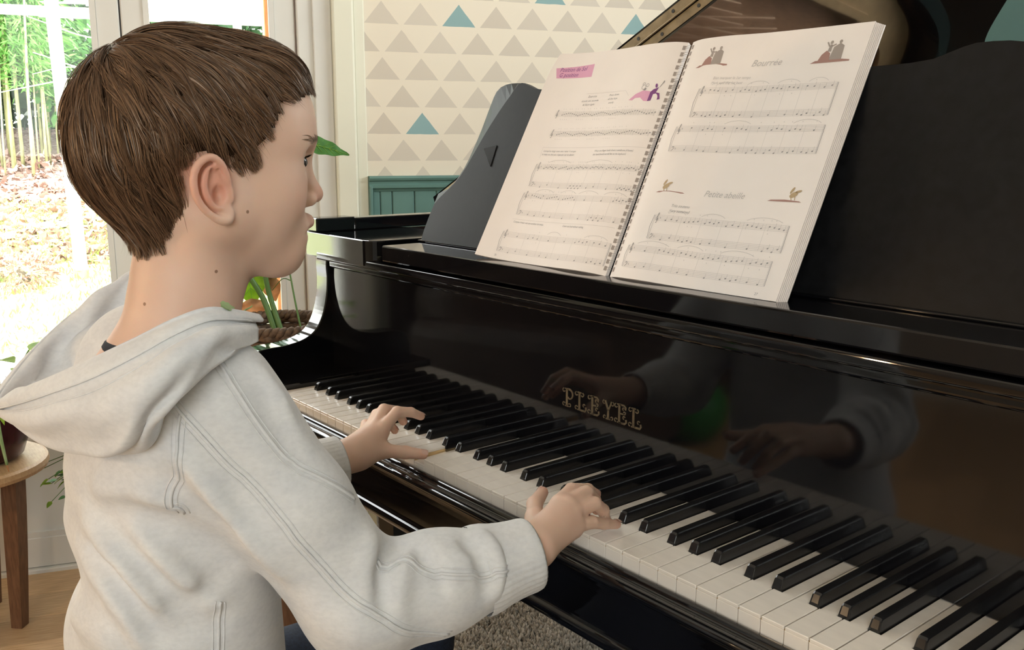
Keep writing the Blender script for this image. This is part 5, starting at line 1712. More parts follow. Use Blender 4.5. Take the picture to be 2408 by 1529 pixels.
def hair_mat(name, c1, c2, rough):
    m = bpy.data.materials.new(name)
    m.use_nodes = True
    n, l = nt(m)
    b = n['Principled BSDF']
    b.inputs['Roughness'].default_value = rough
    b.inputs['Specular IOR Level'].default_value = 0.45
    b.inputs['Specular Tint'].default_value = (1.0, 0.85, 0.7, 1)
    geo = n.new('ShaderNodeNewGeometry')
    rp = n.new('ShaderNodeValToRGB')
    rp.color_ramp.elements[0].color = (*c1, 1); rp.color_ramp.elements[1].color = (*c2, 1)
    l.new(geo.outputs['Random Per Island'], rp.inputs[0])
    l.new(rp.outputs[0], b.inputs['Base Color'])
    return m
M['hair_cap'] = hair_mat('dark_brown_underhair', (0.030, 0.017, 0.010), (0.034, 0.019, 0.011), 1.0)
M['hair_cap'].node_tree.nodes['Principled BSDF'].inputs['Specular IOR Level'].default_value = 0.05
M['hair'] = hair_mat('brown_hair_strands', (0.036, 0.019, 0.011), (0.205, 0.112, 0.060), 0.38)
hair = part_np('hair', to_world(cv), cf, M['hair_cap'], person)
rs = np.random.RandomState(7)
CROWN = np.array([0.004, -0.050, 0.083])
def flow(p, N):
    r = p - CROWN
    r = r / (np.linalg.norm(r, axis=1)[:, None] + 0.006)
    up = np.clip(p[:, 2] / 0.08, 0, 1)
    side = np.clip(np.abs(p[:, 0]) / 0.07, 0, 1)
    d = r + np.array([0, 0, -1.0]) * (0.35 + 0.5 * side)[:, None] + np.array([0, 1.0, 0]) * (0.30 + 0.45 * up)[:, None]
    d -= N * (d * N).sum(1)[:, None]
    return d / (np.linalg.norm(d, axis=1)[:, None] + 1e-9)
def g_norm(p):
    e = 0.001
    g = np.stack([SKULL(p + np.eye(3)[i] * e) - SKULL(p - np.eye(3)[i] * e) for i in range(3)], 1)
    return g / (np.linalg.norm(g, axis=1)[:, None] + 1e-9)
def lay(p, lift):
    for _ in range(4):
        p = p - g_norm(p) * (hair_f(p) - lift)[:, None] * 0.9
    return p
NG = 1050
cand = cv[rs.randint(0, len(cv), 6000)]
near = cv[np.linalg.norm(cv - np.array([0.004, -0.050, 0.083]), axis=1) < 0.030]
cand = np.concatenate([near[rs.randint(0, len(near), 500)], cand])
cand = cand[np.abs(cand[:, 0]) < 0.2]
# keep well spread roots
alive = np.ones(len(cand), bool); roots = []
for i_ in range(len(cand)):
    if not alive[i_]:
        continue
    roots.append(cand[i_])
    alive &= ((cand - cand[i_]) ** 2).sum(1) > 0.0041 ** 2
    if len(roots) >= NG:
        break
roots = np.array(roots)
NG = len(roots)
STEPS, STEP = 13, 0.0048
G_ = np.zeros((NG, STEPS, 3)); GN = np.zeros((NG, STEPS, 3)); GD = np.zeros((NG, STEPS, 3))
lift0 = rs.uniform(-0.0012, 0.0022, NG)
jit = rs.normal(0, 0.16, NG)
p = lay(roots, lift0)
for s_ in range(STEPS):
    N_ = g_norm(p)
    D_ = flow(p, N_)
    Bn = np.cross(D_, N_)
    D_ = D_ + Bn * (jit + 0.10 * np.sin(s_ * 0.5 + jit * 20))[:, None]
    D_ /= np.linalg.norm(D_, axis=1)[:, None]
    G_[:, s_], GN[:, s_], GD[:, s_] = p, N_, D_
    t = s_ / (STEPS - 1)
    p = lay(p + D_ * STEP, lift0 + 0.0012 * math.sin(math.pi * t))
NS = 24
V = []; F = []
base = 0
rd = np.stack([region(G_[:, k]) for k in range(STEPS)], 1)
for g in range(NG):
    over = rs.uniform(0.001, 0.0055)
    end = STEPS
    for k in range(STEPS):
        if rd[g, k] > over:
            end = k
            break
    if end < 4:
        continue
    Pg, Ng, Dg = G_[g, :end], GN[g, :end], GD[g, :end]
    Bg = np.cross(Dg, Ng)
    t = np.linspace(0, 1, end)
    for k in range(NS):
        a = rs.normal(0, 0.0030); h_ = rs.uniform(-0.0008, 0.0014)
        conv = 1.0 - 0.55 * t
        e2 = max(4, int(end * rs.uniform(0.7, 1.0)))
        wob = rs.normal(0, 0.0006) * np.sin(t * rs.uniform(2, 6) + rs.uniform(0, 6))
        C_ = Pg + Bg * (a * conv + wob)[:, None] + Ng * (h_ + 0.0011 * np.exp(-(a / 0.0028) ** 2) * np.sin(math.pi * np.minimum(1, t * 1.1 + 0.08)) - 0.0016 * (1 - t) ** 3)[:, None]
        C_ = C_[:e2]
        m_ = len(C_)
        tilt = rs.uniform(-0.9, 0.9)
        Wd = Bg[:e2] * math.cos(tilt) + Ng[:e2] * math.sin(tilt)
        w_ = 0.00030 * rs.uniform(0.7, 1.3) * (1 - 0.85 * np.linspace(0, 1, m_) ** 3)
        V.append(np.stack([C_ - Wd * w_[:, None], C_ + Wd * w_[:, None]], 1).reshape(-1, 3))
        q = base + 2 * np.arange(m_ - 1)
        F.append(np.stack([q, q + 1, q + 3, q + 2], 1))
        base += 2 * m_
# loose single hairs standing off the outline
for g in rs.randint(0, NG, 420):
    end = STEPS
    for k in range(STEPS):
        if rd[g, k] > 0.003:
            end = k
            break
    if end < 5:
        continue
    t = np.linspace(0, 1, end)
    Bg = np.cross(GD[g, :end], GN[g, :end])
    C_ = G_[g, :end] + GN[g, :end] * (0.001 + rs.uniform(0.002, 0.007) * t ** 1.5)[:, None] + Bg * (rs.normal(0, 0.004) * t)[:, None]
    w_ = 0.00016 * (1 - 0.8 * t ** 2)
    V.append(np.stack([C_ - Bg * w_[:, None], C_ + Bg * w_[:, None]], 1).reshape(-1, 3))
    q = base + 2 * np.arange(end - 1)
    F.append(np.stack([q, q + 1, q + 3, q + 2], 1))
    base += 2 * end
V = np.concatenate(V); F = np.concatenate(F)
stuff(part_np('hair_strands', to_world(V), F, M['hair'], hair))
# eyebrows and upper lashes
PT = []; WT = []
for sx in (-1, 1):
    for k in range(150):
        t = rs.uniform(0, 1)
        c0 = np.array([sx * (0.010 + 0.030 * t), 0.1085 - 0.0240 * t ** 1.6, 0.0010 + 0.0040 * math.sin(t * 2.2) + rs.normal(0, 0.0011)])
        d = np.array([sx * 0.8, -0.5 * t, 0.45 - 0.6 * t]); d /= np.linalg.norm(d)
        L_ = rs.uniform(0.004, 0.0065)
        PT.append([c0 + d * L_ * u for u in (0, 0.5, 1.0)]); WT.append(np.array([0.00022, 0.0002, 0.00004])[:, None] * np.array([0, 0.3, 1.0]))
PT = np.array(PT)
flat = PT.reshape(-1, 3)
for _ in range(4):
    flat = flat - HEAD.grad(flat) * (HEAD(flat) - 0.0004)[:, None]
PT = list(flat.reshape(-1, 3, 3))
for sx in (-1, 1):
    ce = hl(sx * 0.0300, 0.0840, -0.0172)
    for k in range(46):
        a = -1.05 + 2.1 * k / 45
        c0 = ce + np.array([math.sin(a) * 0.0122, math.cos(a) * 0.0125, 0.0034 - 0.0016 * abs(a)])
        d = np.array([math.sin(a) * 0.7, math.cos(a), 0.25]); d /= np.linalg.norm(d)
        PT.append(np.array([c0, c0 + d * 0.0030 + np.array([0, 0, -0.0004]), c0 + d * 0.0060 + np.array([0, 0, 0.0006])])); WT.append(np.array([0.00045, 0.00036, 0.00008])[:, None] * np.array([1.0, 0, 0.5]))
def hairs(name, P_, W_, mat):
    B_ = []; Q_ = []; base = 0
    for pts, w_ in zip(P_, W_):
        B_.append(np.stack([pts - w_, pts + w_], 1).reshape(-1, 3)); Q_ += [[base, base + 1, base + 3, base + 2], [base + 2, base + 3, base + 5, base + 4]]; base += 6
    stuff(part_np(name, to_world(np.concatenate(B_)), np.array(Q_), mat, person))
hairs('eyebrows', PT[:300], WT[:300], M['hair'])
hairs('eyelashes', PT[300:], WT[300:], M['hair_cap'])
# ------------------------------------------------------------------ plants, stool, basket, rug, lamps
def leaf_mat(name, c1, c2, trans=0.35, nscale=40, rough=0.45):
    m = material(name, c1, rough, nscale=nscale, color2=c2, spec=0.4)
    n, l = nt(m)
    b = n['Principled BSDF']
    out = [x for x in n if x.type == 'OUTPUT_MATERIAL'][0]
    tr = n.new('ShaderNodeBsdfTranslucent')
    src = b.inputs['Base Color'].links[0].from_socket
    l.new(src, tr.inputs[0])
    mx = n.new('ShaderNodeMixShader'); mx.inputs[0].default_value = trans
    l.new(b.outputs[0], mx.inputs[1]); l.new(tr.outputs[0], mx.inputs[2]); l.new(mx.outputs[0], out.inputs[0])
    return m
M['leaf_green'] = leaf_mat('fresh_green_leaf', (0.28, 0.44, 0.045), (0.46, 0.62, 0.09), 0.65)
M['leaf_deep'] = leaf_mat('deep_green_leaf', (0.05, 0.17, 0.03), (0.09, 0.26, 0.05), 0.25)
M['leaf_brown'] = leaf_mat('withered_orange_leaf', (0.55, 0.30, 0.15), (0.72, 0.46, 0.27), 0.55)
M['leaf_pale'] = leaf_mat('pale_green_leaf', (0.35, 0.50, 0.22), (0.48, 0.62, 0.34), 0.35)
M['stem'] = material('green_plant_stem', (0.10, 0.20, 0.05), 0.5)
M['wicker'] = material('brown_wicker', (0.12, 0.070, 0.040), 0.65, noise=0.4, nscale=120)
M['soil'] = material('dark_potting_soil', (0.03, 0.02, 0.014), 0.95, bump=0.6, bscale=300)
M['burgundy'] = material('burgundy_glazed_pot', (0.045, 0.006, 0.012), 0.25, noise=0.2, nscale=10)
M['teak'] = material('teak_stool_wood', (0.11, 0.052, 0.026), 0.5, nscale=24, stretch=(10, 10, 1.2), color2=(0.19, 0.095, 0.05))
M['pine'] = material('stool_seat_wood', (0.40, 0.24, 0.12), 0.5, nscale=24, stretch=(2, 12, 8), color2=(0.50, 0.32, 0.17))
M['vein'] = leaf_mat('leaf_vein', (0.20, 0.42, 0.06), (0.30, 0.52, 0.10), 0.3)

def blade(L, W, curl=0.15, fold=0.1, n=14, m=6, tip=1.0, brown=None, wavy=0.0):
    """leaf along +x in its own frame, broadest near the base, z up; returns verts, faces"""
    V = []
    for i in range(n + 1):
        t = i / n
        w = W * (math.sin(math.pi * min(1, t ** 0.72 * 1.0)) ** 0.8) * (1 - 0.25 * t) + 1e-4
        for j in range(m + 1):
            s = j / m * 2 - 1
            V.append((L * t, s * w, -curl * L * t * t + fold * abs(s) * w + wavy * W * math.sin(t * 19 + s * 2) * abs(s)))
    F = [[i * (m + 1) + j, i * (m + 1) + j + 1, (i + 1) * (m + 1) + j + 1, (i + 1) * (m + 1) + j] for i in range(n) for j in range(m)]
    return np.array(V), F
def orient(V, base, d, up=(0, 0, 1)):
    d = np.array(d, float); d /= np.linalg.norm(d)
    y = np.cross(up, d); y /= np.linalg.norm(y) + 1e-9
    z = np.cross(d, y)
    return np.array(base) + V[:, :1] * d + V[:, 1:2] * y + V[:, 2:] * z
def thick(V, F, th=0.0006):
    n = len(V)
    me = mesh('tmp', V, F); 
    N = np.array([v.normal[:] for v in me.vertices])
    bpy.data.meshes.remove(me)
    return np.concatenate([V + N * th / 2, V - N * th / 2]), F + [[n + i for i in f[::-1]] for f in F]

# --- rug of grey loops under the piano
rug = empty('rug', (0.6, 0.5, 0.0))
tag(rug, 'grey brown looped pile rug on the wooden floor under the piano', 'rug')
M['rug_base'] = material('rug_backing', (0.16, 0.14, 0.115), 0.95)
def rug_mat():
    m = hair_mat('grey_brown_rug_loops', (0.26, 0.235, 0.20), (0.60, 0.55, 0.48), 0.95)
    m.node_tree.nodes['Principled BSDF'].inputs['Specular IOR Level'].default_value = 0.1
    return m
M['rug_loop'] = rug_mat()
RX0, RX1, RY0, RY1 = -0.32, 1.60, -0.62, 0.80
part('backing', *box((RX0, RY0, -KZ + 0.0005), (RX1, RY1, -KZ + 0.008), 0.003), M['rug_base'], rug)
rr = np.random.RandomState(3)
loop_v = np.array([(math.cos(a) * 0.55, math.sin(a) * 0.55, z) for z, in ((0.0,), (0.6,)) for a in np.linspace(0, 2 * math.pi, 6)[:-1]] + [(0, 0, 1.0)])
loop_f = np.array([[k, (k + 1) % 5, 5 + (k + 1) % 5] for k in range(5)] + [[k, 5 + (k + 1) % 5, 5 + k] for k in range(5)] + [[5 + k, 5 + (k + 1) % 5, 10] for k in range(5)])
nL = 30000
px = rr.uniform(-0.30, 0.62, nL); py = rr.uniform(0.0, 0.785, nL)
sc = rr.uniform(0.0042, 0.0075, nL); ht = rr.uniform(0.008, 0.016, nL)
tx = rr.normal(0, 0.3, (nL, 2))
LV = np.zeros((nL, 11, 3))
LV[:, :, 0] = px[:, None] + loop_v[None, :, 0] * sc[:, None] + tx[:, :1] * loop_v[None, :, 2] * 0.01
LV[:, :, 1] = py[:, None] + loop_v[None, :, 1] * sc[:, None] + tx[:, 1:] * loop_v[None, :, 2] * 0.01
LV[:, :, 2] = -KZ + 0.006 + loop_v[None, :, 2] * ht[:, None]
LF = (loop_f[None] + (np.arange(nL) * 11)[:, None, None]).reshape(-1, 3)
stuff(part_np('pile', LV.reshape(-1, 3), LF, M['rug_loop'], rug, True))

# --- plant stool by the glazed doors
stool = empty('plant_stool', tuple(wf(-0.165, 0.30, 0.0)))
tag(stool, 'small wooden stool with a round top and splayed legs by the glazed doors', 'stool')
sc_ = wf(-0.165, 0.30, 0.0)
def spart(name, vf, mat, parent, smooth=False):
    return part(name, vf[0], vf[1], mat, parent, smooth, key=False)
top_c = (sc_[0], sc_[1])
spart('seat', lathe([(0.0, 0.398), (0.160, 0.398), (0.172, 0.401), (0.175, 0.409), (0.173, 0.420), (0.166, 0.424), (0.0, 0.424)], 40, top_c), M['pine'], stool, False)
for (s0, t0), (s1, t1) in (((0.098, 0.005), (0.076, -0.010)), ((0.015, -0.115), (-0.005, -0.150)), ((-0.10, 0.06), (-0.14, 0.10)), ((-0.055, 0.095), (-0.062, 0.135))):
    pa, pb = wf(-0.165 + s0, 0.30 + t0, 0.399), wf(-0.165 + s1, 0.30 + t1, 0.0)
    spart('leg', tube(np.array([pa * (1 - t) + pb * t for t in (0, 0.25, 0.5, 0.75, 1.0)]), [0.0265, 0.0262, 0.0245, 0.022, 0.019], 4), M['teak'], stool, False)
# --- burgundy pot with a trailing plant on the stool
pc = tuple(wf(-0.125, 0.30, 0.0)[:2])
pot = empty('potted_plant', (pc[0], pc[1], 0.424))
tag(pot, 'dark burgundy glazed pot with a trailing leafy plant on the small stool', 'plant')
spart('pot', lathe([(0.0, 0.4245), (0.066, 0.4245), (0.085, 0.436), (0.100, 0.480), (0.104, 0.530), (0.099, 0.560), (0.103, 0.574), (0.097, 0.576), (0.092, 0.562), (0.0, 0.560)], 40, pc), M['burgundy'], pot, True)
spart('soil', lathe([(0.0, 0.562), (0.091, 0.562)], 30, pc), M['soil'], pot)
rp = random.Random(5)
for k in range(16):
    a = rp.uniform(0, 2 * math.pi)
    r = rp.uniform(0.02, 0.08)
    d = np.array([math.cos(a), math.sin(a), rp.uniform(0.2, 1.2)])
    b0 = np.array([pc[0] + r * math.cos(a), pc[1] + r * math.sin(a), 0.562])
    st = np.array([b0, b0 + d * 0.05, b0 + d * 0.09 + np.array([0, 0, 0.01])])
    spart('stem', tube(st, 0.0018, 5), M['stem'], pot, True)
    v, f = blade(rp.uniform(0.07, 0.11), rp.uniform(0.018, 0.026), rp.uniform(0.2, 0.7), 0.15, 8, 4)
    spart('leaf', thick(orient(v, st[-1], d * np.array([1, 1, 0.35])), f), M['leaf_green'], pot, True)
# pale stalk with a dry tip hanging down over the pot
hs = catmull([wf(-0.075, 0.385, 0.580), wf(-0.068, 0.405, 0.555), wf(-0.064, 0.408, 0.500), wf(-0.058, 0.406, 0.440)], 6)
spart('hanging_stalk', tube(hs, np.linspace(0.0055, 0.0030, len(hs)), 7), M['leaf_pale'], pot, True)
spart('dry_tip', tube(np.array([hs[-1], hs[-1] + np.array([0.002, 0.002, -0.016])]), [0.0028, 0.0008], 6), M['leaf_brown'], pot, True)
# --- small round leaved plant hanging low beside the doors
low = empty('trailing_plant', tuple(wf(0.12, 0.12, 0.0)))
tag(low, 'small bright green trailing plant in a little white pot by the door panel', 'plant')
lc = wf(0.125, 0.12, 0.0)
spart('pot', lathe([(0.0, 0.0), (0.040, 0.0), (0.052, 0.10), (0.056, 0.34), (0.050, 0.34), (0.047, 0.33), (0.0, 0.33)], 24, (lc[0], lc[1])), M['white_paint'], low, True)
for k in range(60):
    a = rp.uniform(0, 2 * math.pi) if k % 2 else math.radians(250) + rp.normalvariate(0, 0.45); r = rp.uniform(0.02, 0.17) if k % 2 == 0 else rp.uniform(0.02, 0.08)
    c0 = np.array([lc[0], lc[1], 0.345 + rp.uniform(-0.005, 0.01)])
    e = np.array([lc[0] + r * math.cos(a), lc[1] + r * math.sin(a), 0.345 + rp.uniform(-0.05, 0.03) - r * 0.25])
    spart('stem', tube(catmull([c0, (c0 + e) / 2 + np.array([0, 0, 0.02]), e], 3), 0.0010, 4), M['stem'], low, True)
    v, f = blade(rp.uniform(0.018, 0.028), rp.uniform(0.009, 0.013), 0.2, 0.1, 5, 4)
    spart('leaf', thick(orient(v, e, (math.cos(a), math.sin(a), rp.uniform(-0.7, 0.3))), f), M['leaf_green'] if k % 3 else M['leaf_deep'], low, True)

# --- wicker basket with a tall house plant between piano and window
BC = wf(0.525, 0.53, 0.0)
bk = empty('wicker_basket', (BC[0], BC[1], 0.0))
tag(bk, 'brown woven wicker basket standing behind the piano arm', 'basket')
RB, ZB = 0.112, 0.732
spart('plinth', lathe([(0.0, 0.0005), (0.085, 0.0005), (0.09, 0.02), (0.09, 0.44), (0.0, 0.44)], 24, (BC[0], BC[1])), M['teak'], bk, False)
spart('basket_liner', lathe([(0.0, 0.445), (0.080, 0.445), (0.096, 0.55), (0.104, ZB - 0.02), (0.098, ZB - 0.02), (0.094, ZB - 0.035), (0.0, ZB - 0.04)], 30, (BC[0], BC[1])), M['soil'], bk, True)
nW = 17
for k in range(nW):
    z = 0.455 + (ZB - 0.455) * k / (nW - 1)
    r = 0.086 + 0.026 * (k / (nW - 1)) ** 0.7
    pts = []
    for q in range(73):
        a = 2 * math.pi * q / 72
        w = 0.0045 * math.sin(a * 18 + (math.pi if k % 2 else 0))
        pts.append((BC[0] + (r + w) * math.cos(a), BC[1] + (r + w) * math.sin(a), z))
    spart('strand', tube(np.array(pts), 0.0092, 7, False), M['wicker'], bk, True)
for k in range(2):        # braided rim
    pts = []
    for q in range(145):
        a = 2 * math.pi * q / 144
        ph = a * 24 + math.pi * k
        pts.append((BC[0] + (RB + 0.006 * math.cos(ph)) * math.cos(a), BC[1] + (RB + 0.006 * math.cos(ph)) * math.sin(a), ZB + 0.010 + 0.006 * math.sin(ph)))
    spart('rim_braid', tube(np.array(pts), 0.0078, 7, False), M['wicker'], bk, True)
hp = empty('house_plant', (BC[0], BC[1], ZB - 0.04))
tag(hp, 'tall leafy house plant with yellowing leaves growing in the wicker basket', 'plant')
def bstem(pts, r0, r1, mat='stem'):
    c = catmull(pts, 6)
    spart('stem', tube(c, np.linspace(r0, r1, len(c)), 7), M[mat], hp, True)
    return c
B0 = np.array([BC[0], BC[1], ZB - 0.04])
def on(s, t, z):
    return wf(s, t, z)
bstem([B0 + np.array([0.005, 0.0, 0]), on(0.500, 0.50, 0.79), on(0.466, 0.50, 0.856), on(0.44, 0.49, 0.92), on(0.45, 0.47, 1.02)], 0.0072, 0.005)
bstem([B0 + np.array([0.012, 0.012, 0]), on(0.515, 0.50, 0.79), on(0.504, 0.50, 0.855), on(0.50, 0.49, 0.95), on(0.54, 0.47, 1.08), on(0.60, 0.455, 1.135)], 0.0068, 0.0036)
bstem([B0 + np.array([0.035, 0.045, 0]), on(0.568, 0.50, 0.78), on(0.562, 0.46, 0.846), on(0.553, 0.45, 0.90)], 0.0026, 0.0014)
bstem([B0 + np.array([-0.02, -0.02, 0]), on(0.455, 0.50, 0.76), on(0.475, 0.47, 0.775)], 0.0026, 0.0016, 'leaf_pale')
bstem([on(0.563, 0.46, 0.828), on(0.545, 0.46, 0.832), on(0.522, 0.45, 0.805)], 0.0013, 0.0008)
def pleaf(name, base, d, L, W, mat, curl, up=(0, 0, 1), veins=True, wavy=0.03):
    v, f = blade(L, W, curl, 0.12, 16, 8, wavy=wavy)
    lf = spart(name, thick(orient(v, base, d, up), f), M[mat], hp, True)
    if veins:
        c = v[np.arange(17) * 9 + 4] + np.array([0, 0, 0.0010])
        spart('midrib', tube(orient(c, base, d, up), np.linspace(0.0014, 0.0004, 17), 5), M['vein'], lf, True)
        for k in range(3, 13, 2):
            for j in (0, 8):
                a_ = c[k]; b_ = v[min(16, k + 2) * 9 + (1 if j == 0 else 7)] + np.array([0, 0, 0.0008])
                spart('vein', tube(orient(np.array([a_, (a_ + b_) / 2, b_]), base, d, up), [0.0008, 0.0006, 0.0003], 4), M['vein'], lf, True)
    return lf
# broad leaves hanging in front of the panes, tips withered
dn = np.array([0.0, 0, -1.0])
pleaf('leaf', on(0.468, 0.40, 0.900), dn + 0.10 * WD, 0.138, 0.056, 'leaf_green', 0.05, up=tuple(WN))
pleaf('leaf', on(0.505, 0.35, 0.905), dn + 0.20 * WD, 0.118, 0.042, 'leaf_green', 0.05, up=tuple(WN))
pleaf('withered_tip', on(0.479, 0.405, 0.782), dn + 0.06 * WD, 0.060, 0.032, 'leaf_brown', 0.10, up=tuple(WN), veins=False, wavy=0.08)
pleaf('withered_tip', on(0.522, 0.35, 0.822), dn + 0.25 * WD, 0.062, 0.025, 'leaf_brown', 0.15, up=tuple(WN), veins=False, wavy=0.12)
pleaf('leaf', on(0.600, 0.455, 1.138), np.array(WD) * 1.0 + np.array([0, 0, -0.22]), 0.112, 0.024, 'leaf_deep', 0.10, up=tuple(WN * 0.9 + np.array([0, 0, 0.55])), wavy=0.10)
pleaf('leaf', on(0.45, 0.47, 1.02), np.array(WD) * -0.8 + np.array([0, 0, 0.35]), 0.12, 0.045, 'leaf_green', 0.4)
# --- loose leaf caught on the hood
lv_, lf_ = blade(0.0185, 0.0052, 0.05, 0.12, 8, 4, wavy=0.1)
ll = part('fallen_leaf', *thick(orient(lv_, (0.6700, -0.3500, 0.2700), (-0.50, 0.80, -0.22), (0.72, -0.25, 0.62)), lf_), M['leaf_pale'], None, True)
tag(ll, 'small pale green leaf lying on the shoulder of the hood', 'leaf')

# --- a floor lamp behind the boy, out of the picture, gives the warm glints on the keys
M['lamp_metal'] = material('brushed_lamp_metal', (0.5, 0.5, 0.5), 0.3, 1.0)
M['bulb'] = material('warm_bulb', (1, 0.8, 0.5), 0.3, emis=((1.0, 0.66, 0.36), 75.0))
LX, LY = 0.0, -1.50
lamp = empty('floor_lamp', (LX, LY, 0.0))
tag(lamp, 'slim metal floor lamp with two bare warm bulbs behind the player', 'lamp')
spart('base', lathe([(0.0, 0.0005), (0.14, 0.0005), (0.14, 0.018), (0.02, 0.026), (0.0, 0.026)], 30, (LX, LY)), M['lamp_metal'], lamp, True)
spart('pole', tube([(LX, LY, 0.02), (LX, LY, 1.30)], 0.012, 12), M['lamp_metal'], lamp, True)
for dx, z in ((-0.05, 1.10), (0.05, 1.22)):
    spart('socket', tube([(LX + dx * 0.2, LY, z), (LX + dx, LY, z)], 0.014, 10), M['lamp_metal'], lamp, True)
    v, f = ball((LX + dx * 1.6, LY, z), 0.034)
    spart('bulb', (v, f), M['bulb'], lamp, True)
# ------------------------------------------------------------------ the garden beyond the doors
def gz(t):
    """height of the garden ground at distance t outside the wall"""
    return -0.13 + 1.14 * np.clip((np.asarray(t, float) - 3.0) / 6.2, 0, 1.25) ** 1.15
def ground_mat():
    m = bpy.data.materials.new('garden_ground')
    m.use_nodes = True
    n, l = nt(m)
    b = n['Principled BSDF']
    b.inputs['Roughness'].default_value = 0.95
    b.inputs['Specular IOR Level'].default_value = 0.1
    tc = n.new('ShaderNodeTexCoord')
    sp = n.new('ShaderNodeSeparateXYZ'); l.new(tc.outputs['Object'], sp.inputs[0])
    nz = n.new('ShaderNodeTexNoise'); nz.inputs['Scale'].default_value = 1.6; nz.inputs['Detail'].default_value = 5
    l.new(tc.outputs['Object'], nz.inputs['Vector'])
    def mth(op, a, bb):
        k = n.new('ShaderNodeMath'); k.operation = op
        for i, q in enumerate((a, bb)):
            if isinstance(q, (int, float)):
                k.inputs[i].default_value = q
            else:
                l.new(q, k.inputs[i])
        return k.outputs[0]
    pos = mth('ADD', sp.outputs['Y'], mth('MULTIPLY', mth('SUBTRACT', nz.outputs[0], 0.5), 1.6))   # y is distance from the house
    def step(lo, hi):
        r = n.new('ShaderNodeMapRange'); r.inputs['From Min'].default_value = lo; r.inputs['From Max'].default_value = hi
        l.new(pos, r.inputs[0]); return r.outputs[0]
    fine = n.new('ShaderNodeTexNoise'); fine.inputs['Scale'].default_value = 34; fine.inputs['Detail'].default_value = 4
    l.new(tc.outputs['Object'], fine.inputs['Vector'])
    def ramp(c1, c2, a=0.35, b2=0.65):
        r = n.new('ShaderNodeValToRGB'); r.color_ramp.elements[0].color = (*c1, 1); r.color_ramp.elements[1].color = (*c2, 1)
        r.color_ramp.elements[0].position = a; r.color_ramp.elements[1].position = b2
        l.new(fine.outputs[0], r.inputs[0]); return r.outputs[0]
    gravel = ramp((0.30, 0.30, 0.31), (0.66, 0.66, 0.66)); lawn = ramp((0.38, 0.46, 0.16), (0.72, 0.72, 0.50)); litter = ramp((0.20, 0.13, 0.11), (0.48, 0.38, 0.34))
    m1 = n.new('ShaderNodeMixRGB'); l.new(step(3.3, 3.7), m1.inputs[0]); l.new(gravel, m1.inputs[1]); l.new(lawn, m1.inputs[2])
    m2 = n.new('ShaderNodeMixRGB'); l.new(step(6.6, 7.6), m2.inputs[0]); l.new(m1.outputs[0], m2.inputs[1]); l.new(litter, m2.inputs[2])
    l.new(m2.outputs[0], b.inputs['Base Color'])
    return m
ts = np.concatenate([np.linspace(0.16, 3, 6), np.linspace(3.2, 11, 40), np.linspace(12, 40, 8)])
ss = np.linspace(-16, 16, 90)
rg = np.random.RandomState(12)
GV = []
for t in ts:
    for s in ss:
        GV.append((s, -t, float(gz(t)) + (rg.normal(0, 0.015) if t > 3 else rg.normal(0, 0.004))))
w = len(ss)
GF = [[j * w + i, j * w + i + 1, (j + 1) * w + i + 1, (j + 1) * w + i] for j in range(len(ts) - 1) for i in range(w - 1)]
gv_ = np.array(GV)
garden = obj('garden_ground', mesh('garden_ground', np.stack([gv_[:, 0], -gv_[:, 1], gv_[:, 2]], 1), GF, True), ground_mat())
garden.location = Vector(W0); garden.rotation_euler = (0, 0, WA)
structure(garden)
# rpart convention: local y = -t, so outside (t < 0) is local +y
def gw(s, t, z):                 # t metres outside the wall -> world
    return wf(s, -t, z)
def gpart(name, V, F, mat, parent=None, smooth=True):
    v = np.array(V, float)
    if parent is not None:
        v = v - np.array(world_loc(parent))
    return obj(name, mesh(name, v, F, smooth), mat, parent)
def gpart_np(name, V, F, mat, parent=None, smooth=True):
    v = np.array(V, float)
    if parent is not None:
        v = v - np.array(world_loc(parent))
    return obj(name, mesh_np(name, v, F, smooth), mat, parent)
M['bamboo_leaf'] = leaf_mat('bamboo_leaf', (0.10, 0.28, 0.05), (0.22, 0.46, 0.12), 0.45, 6)
M['bamboo_culm'] = material('bamboo_culm', (0.40, 0.40, 0.20), 0.5, noise=0.3, nscale=8)
M['dead_leaf'] = hair_mat('dead_leaf', (0.24, 0.13, 0.10), (0.62, 0.48, 0.42), 0.8)
M['grass'] = leaf_mat('grass_blade', (0.26, 0.44, 0.08), (0.50, 0.62, 0.24), 0.4, 8)
M['pebble'] = hair_mat('grey_pebble', (0.30, 0.30, 0.31), (0.80, 0.80, 0.80), 0.8)
M['twig'] = material('bleached_twig', (0.62, 0.58, 0.52), 0.8)
M['post_wood'] = material('weathered_pale_post', (0.60, 0.60, 0.60), 0.7, noise=0.15, nscale=20, stretch=(6, 6, 1))
M['canvas'] = leaf_mat('white_canvas', (0.86, 0.86, 0.82), (0.92, 0.92, 0.88), 0.45, 4, 0.9)
M['bark'] = material('hedge_bark', (0.10, 0.08, 0.05), 0.9)

